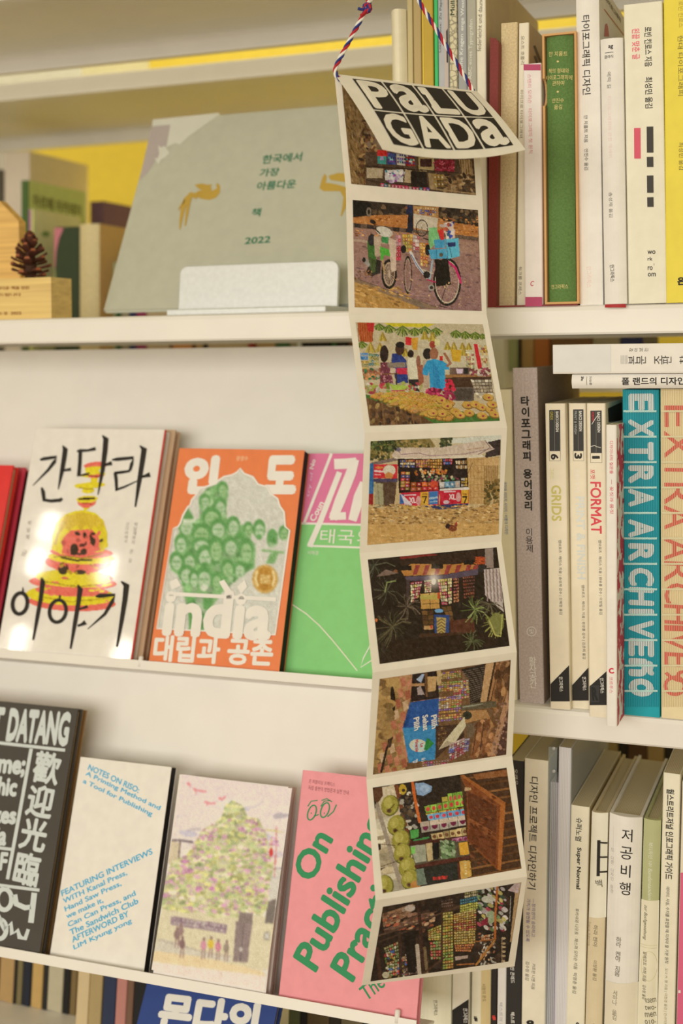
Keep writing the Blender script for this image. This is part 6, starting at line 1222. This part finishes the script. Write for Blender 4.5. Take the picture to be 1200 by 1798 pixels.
def ph_shutter(p):                  # a row of coconuts, tins on a shelf, a brown shutter held open
    p.c[:] = (44, 32, 24); p.poly([(150, 240), (245, 225), (300, 480), (380, 760), (330, 930), (220, 950), (160, 700), (110, 400)], (196, 176, 140)); p.blobs((120, 380, 300, 940), 40, 40, [(206, 190, 156), (176, 156, 120), (186, 164, 126)], 2.2, 75); p.poly([(110, 360), (135, 345), (310, 930), (280, 938)], (150, 132, 110)); p.poly([(95, 250), (160, 240), (165, 300), (130, 350), (105, 330)], (90, 56, 36))
    p.poly([(240, 228), (270, 224), (360, 620), (338, 632)], (110, 60, 36)); p.poly([(270, 225), (360, 210), (420, 480), (360, 590)], (40, 30, 26)); p.blobs((280, 240, 400, 520), 60, 14, [(160, 150, 130), (90, 70, 50), (190, 176, 150), (60, 50, 44)], 1.4, 70); p.ell(300, 256, 26, 36, (176, 140, 40)); p.ell(305, 262, 12, 12, (60, 44, 30)); p.line([(367, 208), (385, 330), (415, 475)], 20, (196, 96, 40)); p.poly([(385, 215), (440, 208), (500, 235), (495, 270), (440, 300), (395, 290)], (130, 150, 170)); p.ell(450, 250, 34, 26, (150, 166, 184))
    for x, y, a in ((215, 365, 10), (258, 500, 20), (288, 600, 25), (300, 692, 20), (335, 785, 25), (352, 868, 25), (180, 910, 0)):
        p.ell(x, y, 60, 72, (96, 92, 34), a); p.ell(x-4, y-4, 55, 66, (150, 138, 56), a); p.ell(x-14, y-18, 30, 36, (172, 158, 76), a); p.ell(x-8, y+36, 17, 15, (96, 66, 36)); p.ell(x-8, y+36, 8, 7, (50, 36, 26))
    p.line([(205, 400), (245, 355)], 5, (60, 44, 28)); p.ell(390, 900, 40, 26, (176, 120, 60), -20); p.line([(130, 625), (250, 638)], 5, (90, 70, 50)); p.line([(155, 780), (270, 740)], 5, (90, 70, 50))
    p.poly([(350, 535), (410, 525), (408, 580), (355, 595)], (80, 150, 70)); p.poly([(370, 600), (480, 575), (480, 588), (372, 615)], (60, 120, 60)); p.poly([(350, 610), (740, 560), (740, 590), (340, 640)], (70, 34, 26))
    def tier(q, n, c1, c2, band=None):
        p.packs(q, n, 1, [c1, c1], .05, False); (ax, ay), (bx, by), (cx, cy), (dx, dy) = q
        for i in range(n):
            t = (i+.5)/n; p.ell((ax+dx)/2*(1-t)+(bx+cx)/2*t, ((ay+dy)/2)*(1-t)+((by+cy)/2)*t, (bx-ax)/n*.3, (dy-ay)*.3, c2)
    tier([(605, 285), (728, 265), (730, 350), (615, 360)], 4, (130, 170, 60), (190, 80, 70)); tier([(445, 370), (730, 310), (732, 370), (458, 420)], 7, (140, 176, 66), (196, 70, 60)); p.poly([(565, 310), (605, 305), (608, 335), (568, 340)], (170, 150, 60)); p.packs([(455, 420), (732, 372), (733, 384), (458, 432)], 16, 1, [(196, 170, 60), (190, 80, 60)], .1, False); tier([(465, 428), (735, 382), (736, 432), (475, 470)], 6, (110, 160, 190), (196, 60, 70)); tier([(415, 480), (738, 430), (740, 500), (430, 556)], 5, (206, 190, 166), (110, 34, 60)); p.packs([(415, 478), (738, 428), (738, 462), (420, 512)], 5, 1, [(206, 186, 160), (196, 172, 146)], .05, False); tier([(490, 560), (742, 508), (744, 570), (500, 600)], 6, (196, 166, 110), (110, 70, 44)); tier([(630, 592), (745, 570), (746, 610), (640, 628)], 3, (190, 120, 140), (110, 34, 60))
    p.poly([(345, 640), (770, 600), (780, 720), (385, 770)], (84, 74, 56)); p.packs([(350, 640), (455, 625), (465, 745), (385, 760)], 1, 1, [(150, 146, 120)], .04, False); p.poly([(355, 650), (385, 645), (385, 690), (360, 695)], (120, 180, 80)); p.poly([(455, 625), (500, 618), (505, 735), (470, 745)], (186, 160, 110)); p.poly([(500, 625), (545, 618), (550, 725), (508, 735)], (24, 22, 20)); p.poly([(555, 615), (655, 605), (660, 720), (562, 728)], (90, 110, 66)); p.blobs((560, 610, 655, 720), 40, 18, [(130, 150, 100), (60, 76, 44), (150, 160, 120)], .6, 40); p.poly([(680, 620), (745, 610), (750, 695), (690, 705)], (206, 150, 50)); p.poly([(765, 630), (782, 628), (795, 850), (778, 850)], (176, 160, 130)); p.poly([(380, 770), (775, 700), (780, 725), (385, 795)], (80, 40, 30)); p.poly([(390, 800), (440, 790), (465, 900), (400, 910)], (110, 120, 100)); p.poly([(445, 795), (670, 750), (680, 860), (470, 905)], (40, 40, 34)); p.packs([(505, 850), (605, 838), (605, 868), (508, 878)], 8, 1, [(190, 50, 40), (170, 44, 36)], .16, False); p.poly([(685, 745), (760, 735), (770, 850), (695, 865)], (196, 150, 70)); p.packs([(715, 745), (735, 742), (742, 855), (722, 858)], 1, 6, [(222, 196, 130)], .3, False); p.poly([(670, 755), (685, 752), (698, 865), (684, 868)], (90, 40, 30))
    p.poly([(690, 160), (1010, 112), (1105, 795), (780, 850), (740, 600)], (70, 44, 26))
    for k in range(13): p.line([(740+k*2, 180+k*56), (1015+k*7, 140+k*54)], 13, [(110, 70, 36), (90, 56, 30), (130, 84, 44)][k % 3])
    p.poly([(780, 155), (1010, 122), (1012, 165), (800, 190)], (136, 84, 46)); p.poly([(690, 160), (715, 158), (1000, 345), (968, 805), (940, 800), (740, 605), (735, 260)], (124, 66, 32)); p.poly([(735, 262), (940, 370), (935, 560), (755, 450)], (92, 48, 26)); p.poly([(755, 490), (940, 600), (930, 770), (745, 600)], (104, 54, 28)); p.poly([(690, 160), (715, 158), (1000, 345), (965, 365)], (150, 86, 40)); p.poly([(965, 350), (1000, 345), (968, 808), (945, 800)], (164, 94, 42)); p.poly([(740, 440), (945, 560), (943, 610), (742, 480)], (130, 72, 36)); p.blobs((760, 300, 930, 760), 60, 24, [(84, 44, 24), (116, 64, 34), (100, 52, 28)], .4, 30); p.poly([(720, 240), (765, 245), (765, 262), (722, 266)], (176, 140, 96)); p.noise(8, 7)
def ph_stacks(p):                   # dark shop front crowded with packets, on its side
    p.c[:] = (42, 30, 22); p.blobs((90, 80, 1100, 740), 160, 40, [(54, 38, 28), (34, 24, 18), (70, 48, 34)], .6)
    p.poly([(160, 290), (370, 220), (385, 250), (320, 310), (170, 380)], (150, 112, 80)); p.packs([(165, 295), (330, 240), (320, 305), (172, 370)], 14, 7, [(160, 116, 84), (120, 80, 56), (90, 60, 44)], .2, False); p.packs([(290, 250), (385, 225), (380, 260), (300, 285)], 6, 1, [(196, 170, 140)], .2, False); p.ell(350, 250, 34, 22, (190, 170, 150)); p.poly([(170, 395), (420, 290), (540, 270), (400, 350), (180, 420)], (110, 80, 62)); p.blobs((180, 290, 520, 410), 70, 22, [(150, 110, 84), (190, 150, 110), (90, 60, 46), (170, 90, 60)], .5, -20)
    p.line([(130, 440), (390, 350), (690, 235)], 12, (86, 62, 46)); p.line([(140, 480), (400, 380)], 10, (70, 50, 36))
    Y_ = [(186, 164, 60), (170, 140, 50), (150, 150, 60), (196, 176, 90), (180, 120, 50)]
    p.packs([(170, 520), (270, 475), (280, 590), (200, 600)], 6, 5, [(176, 160, 96), (110, 120, 60), (170, 60, 50), (190, 180, 150)], .14); p.packs([(190, 620), (280, 590), (285, 700), (195, 720)], 5, 5, [(160, 110, 60), (176, 60, 50), (120, 130, 70), (190, 170, 110)], .14); p.blobs((180, 540, 345, 720), 60, 14, [(190, 176, 150), (176, 60, 50), (70, 100, 150), (150, 130, 60), (100, 120, 60)], .6); p.packs([(300, 580), (345, 570), (345, 610), (302, 615)], 3, 2, [(170, 130, 90)], .12); p.packs([(300, 660), (400, 640), (400, 700), (310, 715)], 6, 2, [(130, 100, 84), (100, 74, 64)], .2); p.ell(185, 705, 24, 22, (190, 176, 140)); p.poly([(300, 420), (390, 400), (390, 690), (340, 690)], (26, 20, 16))
    p.packs([(470, 400), (565, 360), (568, 470), (475, 470)], 5, 6, Y_, .12); p.packs([(485, 480), (560, 470), (560, 600), (490, 600)], 4, 6, [(150, 130, 60), (176, 60, 50), (120, 140, 70)], .12); p.packs([(572, 280), (642, 270), (645, 660), (572, 670)], 4, 20, Y_+[(130, 150, 60)], .14); p.packs([(645, 290), (800, 255), (800, 400), (648, 410)], 9, 9, [(186, 150, 60), (170, 120, 50), (160, 60, 46), (190, 166, 90)], .14); p.packs([(648, 410), (795, 400), (795, 490), (648, 500)], 9, 5, [(176, 140, 60), (186, 160, 80)], .12); p.packs([(650, 500), (790, 490), (760, 550), (660, 545)], 8, 3, [(186, 110, 50), (170, 80, 44)], .14)
    p.packs([(690, 230), (810, 205), (812, 255), (690, 280)], 8, 3, [(190, 180, 70), (170, 170, 60)], .12); p.packs([(690, 190), (812, 165), (812, 205), (690, 228)], 8, 2, [(40, 96, 110), (50, 110, 120)], .12); p.packs([(720, 145), (815, 125), (815, 165), (720, 185)], 7, 2, [(190, 170, 120), (120, 110, 60)], .14); p.packs([(560, 200), (640, 180), (645, 240), (565, 250)], 6, 3, [(110, 80, 60), (80, 56, 44)], .2)
    p.blobs((815, 110, 1010, 400), 90, 22, [(150, 60, 70), (190, 180, 160), (110, 130, 80), (60, 80, 60), (176, 160, 90), (206, 190, 180)], .6, 40); p.ell(900, 310, 30, 44, (150, 160, 120)); p.poly([(830, 340), (880, 310), (880, 360), (840, 370)], (130, 30, 50)); p.ell(880, 190, 44, 24, (190, 184, 160)); p.blobs((820, 420, 930, 630), 70, 14, [(190, 150, 110), (150, 90, 60), (100, 80, 60), (180, 170, 150)], .5); p.packs([(830, 440), (900, 425), (890, 470), (835, 470)], 4, 2, [(190, 120, 70), (180, 150, 110)], .12)
    for y in (455, 490, 515, 545, 575, 610): p.ell(985, y, 16, 8, (176, 150, 110)); p.line([(975, y), (975, y+22)], 7, (130, 104, 76))
    p.line([(945, 95), (930, 300), (928, 455)], 15, (176, 96, 40)); p.line([(925, 470), (800, 635)], 13, (170, 112, 48)); p.line([(790, 478), (930, 462)], 8, (150, 90, 40)); p.line([(408, 240), (428, 480), (430, 690)], 24, (60, 36, 26)); p.line([(568, 270), (565, 590)], 13, (70, 44, 30)); p.line([(125, 520), (150, 740)], 24, (70, 42, 30)); p.line([(278, 420), (288, 720)], 22, (60, 40, 30)); p.line([(398, 505), (415, 700)], 26, (186, 166, 140)); p.line([(450, 520), (465, 690)], 20, (120, 96, 64)); p.line([(445, 690), (585, 585)], 14, (76, 50, 34)); p.line([(670, 635), (785, 628)], 9, (160, 96, 46)); p.poly([(655, 580), (745, 570), (740, 590), (660, 605)], (176, 150, 130))
    p.poly([(1050, 85), (1105, 75), (1018, 610), (995, 615)], (30, 24, 20)); p.poly([(1070, 80), (1105, 75), (1040, 480), (1030, 480)], (176, 140, 96)); p.poly([(1015, 130), (1060, 85), (1100, 80), (1085, 150)], (186, 160, 150)); p.line([(1035, 170), (1028, 340)], 6, (150, 140, 124)); p.noise(9, 8)
PH = [(ph_alley, (570, 100, 3.243), [(600, 146), (826, 172), (836, 343), (617, 323)], 'photo print of a shuttered stall beside a tree trunk'),
      (ph_bikes, (600, 340, 4), [(619.5, 351), (839.5, 369), (846, 546), (623, 539.5)], 'photo print of a motorbike and a laden bicycle'),
      (ph_market, (600, 550, 4), [(624.5, 566), (848, 569.5), (878, 739), (650, 748)], 'photo print of a mango stall'),
      (ph_kiosk, (620, 740, 4.138), [(651, 774.5), (880, 764), (876, 938), (645, 957)], 'photo print of a kiosk and a hen'),
      (ph_night, (620, 950, 4), [(646, 982.5), (872.5, 961), (895, 1134), (667, 1166)], 'photo print of a stall lit at night'),
      (ph_bluestall, (630, 1140, 4.138), [(667, 1192), (897, 1158.6), (889, 1325), (655, 1360)], 'photo print of a stall with a blue banner'),
      (ph_shutter, (630, 1320, 3.871), [(654.5, 1383), (889.6, 1348), (916, 1525), (672.6, 1568.5)], 'photo print of coconuts and a brown shutter'),
      (ph_stacks, (630, 1530, 3.871), [(672.6, 1592), (915.5, 1549), (893, 1688), (650.7, 1723)], 'photo print of a dark shop full of packets')]
for i, (fn, (ox, oy, k), q, lab) in enumerate(PH):
    S, n = panel_fn(i); pan = sheet(S, 'panel', PAPER)
    uv = [solve_uv(S, p_) for p_ in q]; s_ = np.linspace(0, 1, 260)[None, :]; t_ = np.linspace(0, 1, 196)[:, None]
    U = (uv[0][0]*(1-s_)+uv[1][0]*s_)*(1-t_)+(uv[3][0]*(1-s_)+uv[2][0]*s_)*t_
    V_ = (uv[0][1]*(1-s_)+uv[1][1]*s_)*(1-t_)+(uv[3][1]*(1-s_)+uv[2][1]*s_)*t_
    g = S(U, V_, .00018); X, Y = project_grid(g); p = Paint((X-ox)*k, (Y-oy)*k, (120, 96, 70), 11+i); fn(p)
    o = picture('photo_print', g, p.colours(), None, acc, .38, .4)
    o.parent = pan; o.matrix_parent_inverse = Matrix.Identity(4); o['label'] = lab
    if i == 5:                      # lettering on the blue banner in the picture
        mb = MB(); sf = Surf(Vector(S(.5, .5)), Vector(n), mb, .0004); vv = View(ox, oy, k)
        for s2, x, y0, y1 in (('Pilih', 545, 475, 572), ('Sehat', 482, 475, 586), ('Pilih', 418, 492, 586)): vv.t(sf, s2, (x, y0), (x+6, y1), 46, (226, 216, 204), bold=.03)
        vv.t(sf, 'Le', (458, 682), (460, 708), 26, (190, 40, 50), bold=.02); vv.t(sf, 'Minerale', (420, 655), (424, 742), 26, (190, 40, 50), bold=.02)
        vv.t(sf, 'P S P', (545, 790), (390, 812), 30, (200, 196, 200), bold=.03)
        lo_ = mb.build('lettering', pan); lo_['label'] = 'pale words on the blue banner'
# cover flap that bends forward, with the title in eight black cells
FL, FR = at(672, 263, .8109), at(923, 264, .8857)
a_, b_, c_, d_ = (np.array(x) for x in (LF[0], RF[0], FR, FL))
nf = np.cross(b_-a_, d_-a_); nf /= np.linalg.norm(nf)
if nf @ (np.array(CAM)-a_) < 0: nf = -nf
def SF_(u, v, up=0.0):
    u = np.asarray(u, float)[..., None]; v = np.asarray(v, float)[..., None]
    return (a_*(1-u)+b_*u)*(1-v)+(d_*(1-u)+c_*u)*v + 4*u*(1-u)*v*v*np.array((0, -.001, -.0062)) + nf*(up+.0006+.0015*np.sin(math.pi*v))
flap = sheet(SF_, 'cover_flap', PAPER, 14, 10)
mb = MB(); BK = mat((40, 34, 26), .6)
cx = [.097, .307, .522, .735, .950]; cyv = [.045, .505, .925]
def grid_quad(u0, u1, v0, v1, up, m, n=6):
    u, v = np.meshgrid(np.linspace(u0, u1, n+1), np.linspace(v0, v1, n+1)); P_ = SF_(u, v, up).reshape(-1, 3)
    mb.add([Vector(x) for x in P_], [(j*(n+1)+i, (j+1)*(n+1)+i, (j+1)*(n+1)+i+1, j*(n+1)+i+1) for j in range(n) for i in range(n)], m)
for j, rowt in enumerate(('PaLU', 'GADa')):
    for i, ch in enumerate(rowt):
        u0, u1, v0, v1 = cx[i]+.004, cx[i+1]-.010, cyv[j]+.006, cyv[j+1]-.012
        grid_quad(u0, u1, v0, v1, .0003, BK)
        gv, gf = glyphs(ch, .03, 0.0, (0, 6)); gv = gv[:, :2]; lo, hi = gv.min(0), gv.max(0); t = (gv-lo)/(hi-lo)
        U = u0+.014+t[:, 0]*(u1-u0-.022); V_ = v1-.012-t[:, 1]*(v1-v0-.03)
        mb.add([Vector(x) for x in SF_(U, V_, .00055)], gf, PAPER)
lt = mb.build('title_print', flap); lt['label'] = 'PALU GADA in pale letters on black cells'

# ------------------------------------------------------------------ striped cord
cord = empty('hanging_cord', Matrix.Translation(at(645, 14, .87)))
tag(cord, 'red, white and blue twisted cord knotted above the photo sheet it holds', 'cord')
hook = Vector((at(692, -90, .98).x, .978, S0-.012))
Lh, Rh = LF[0]+Vector((.002, -.0012, -.001)), RF[0]+Vector((-.001, -.0012, -.001)); kn = at(645, 14, .868)
def dense(pts, step=.0007):
    out = []
    for a, b in zip(pts[:-1], pts[1:]):
        n = max(2, int((b-a).length/step)); out += [a.lerp(b, i/n) for i in range(n)]
    return out+[pts[-1]]
def smooth(pts, it=60):
    P_ = [Vector(p) for p in pts]
    for _ in range(it): P_ = [P_[0]]+[(P_[i-1]+P_[i]*2+P_[i+1])/4 for i in range(1, len(P_)-1)]+[P_[-1]]
    return P_
loopL = [at(600, 141, .858)+Vector((0, -.002, 0)), at(594, 139, .853), at(587, 131, .852), at(589, 118, .854), kn]
pathL = smooth(dense(loopL), 40)
pathR = smooth(dense([Rh+Vector((-.004, .0022, -.002)), Rh, at(735, 0, .925), hook+Vector((.001, 0, 0))]), 30)
pathU = smooth(dense([kn, at(655, -8, .88), hook]), 30)
pathV = smooth(dense([kn+Vector((0, .001, 0)), at(648, -12, .88), hook+Vector((-.001, 0, 0))]), 30)
tails = [smooth(dense([kn, at(637, 18, .866), at(629, 15, .864)]), 10), smooth(dense([kn, at(640, 24, .865), at(634, 27, .863)]), 10)]
CC = [('red', mat((176, 36, 40), .8)), ('white', mat((226, 214, 196), .8)), ('blue', mat((44, 50, 104), .8))]
for ci, (nm, m) in enumerate(CC):
    mb = MB()
    for path in (pathL, pathR, pathU, pathV):
        s_ = 0.0; hel = []; prev = Vector((1, 0, 0))
        for i, p_ in enumerate(path):
            t_ = (path[min(i+1, len(path)-1)]-path[max(0, i-1)]).normalized(); prev = (prev-t_*prev.dot(t_)).normalized(); q_ = t_.cross(prev)
            if i: s_ += (path[i]-path[i-1]).length
            an = s_/.0135*2*math.pi+ci*2.0944; hel.append(p_+(prev*math.cos(an)+q_*math.sin(an))*.00082)
        mb.tube(hel, .00092, m, 7)
    if nm != 'white':
        mb.tube(tails[0 if nm == 'blue' else 1], .0011, m, 7)
        for k in range(3):
            an = k*2.1+ci; mb.tube([kn+Vector((.0026*math.cos(t_*.628+an)*(1 if k else .6), .0012*math.sin(t_*1.2566+an), .0030*math.sin(t_*.628+an))) for t_ in range(11)], .0010, m, 7)
    mb.build('strand', cord, True)['label'] = nm+' strand'
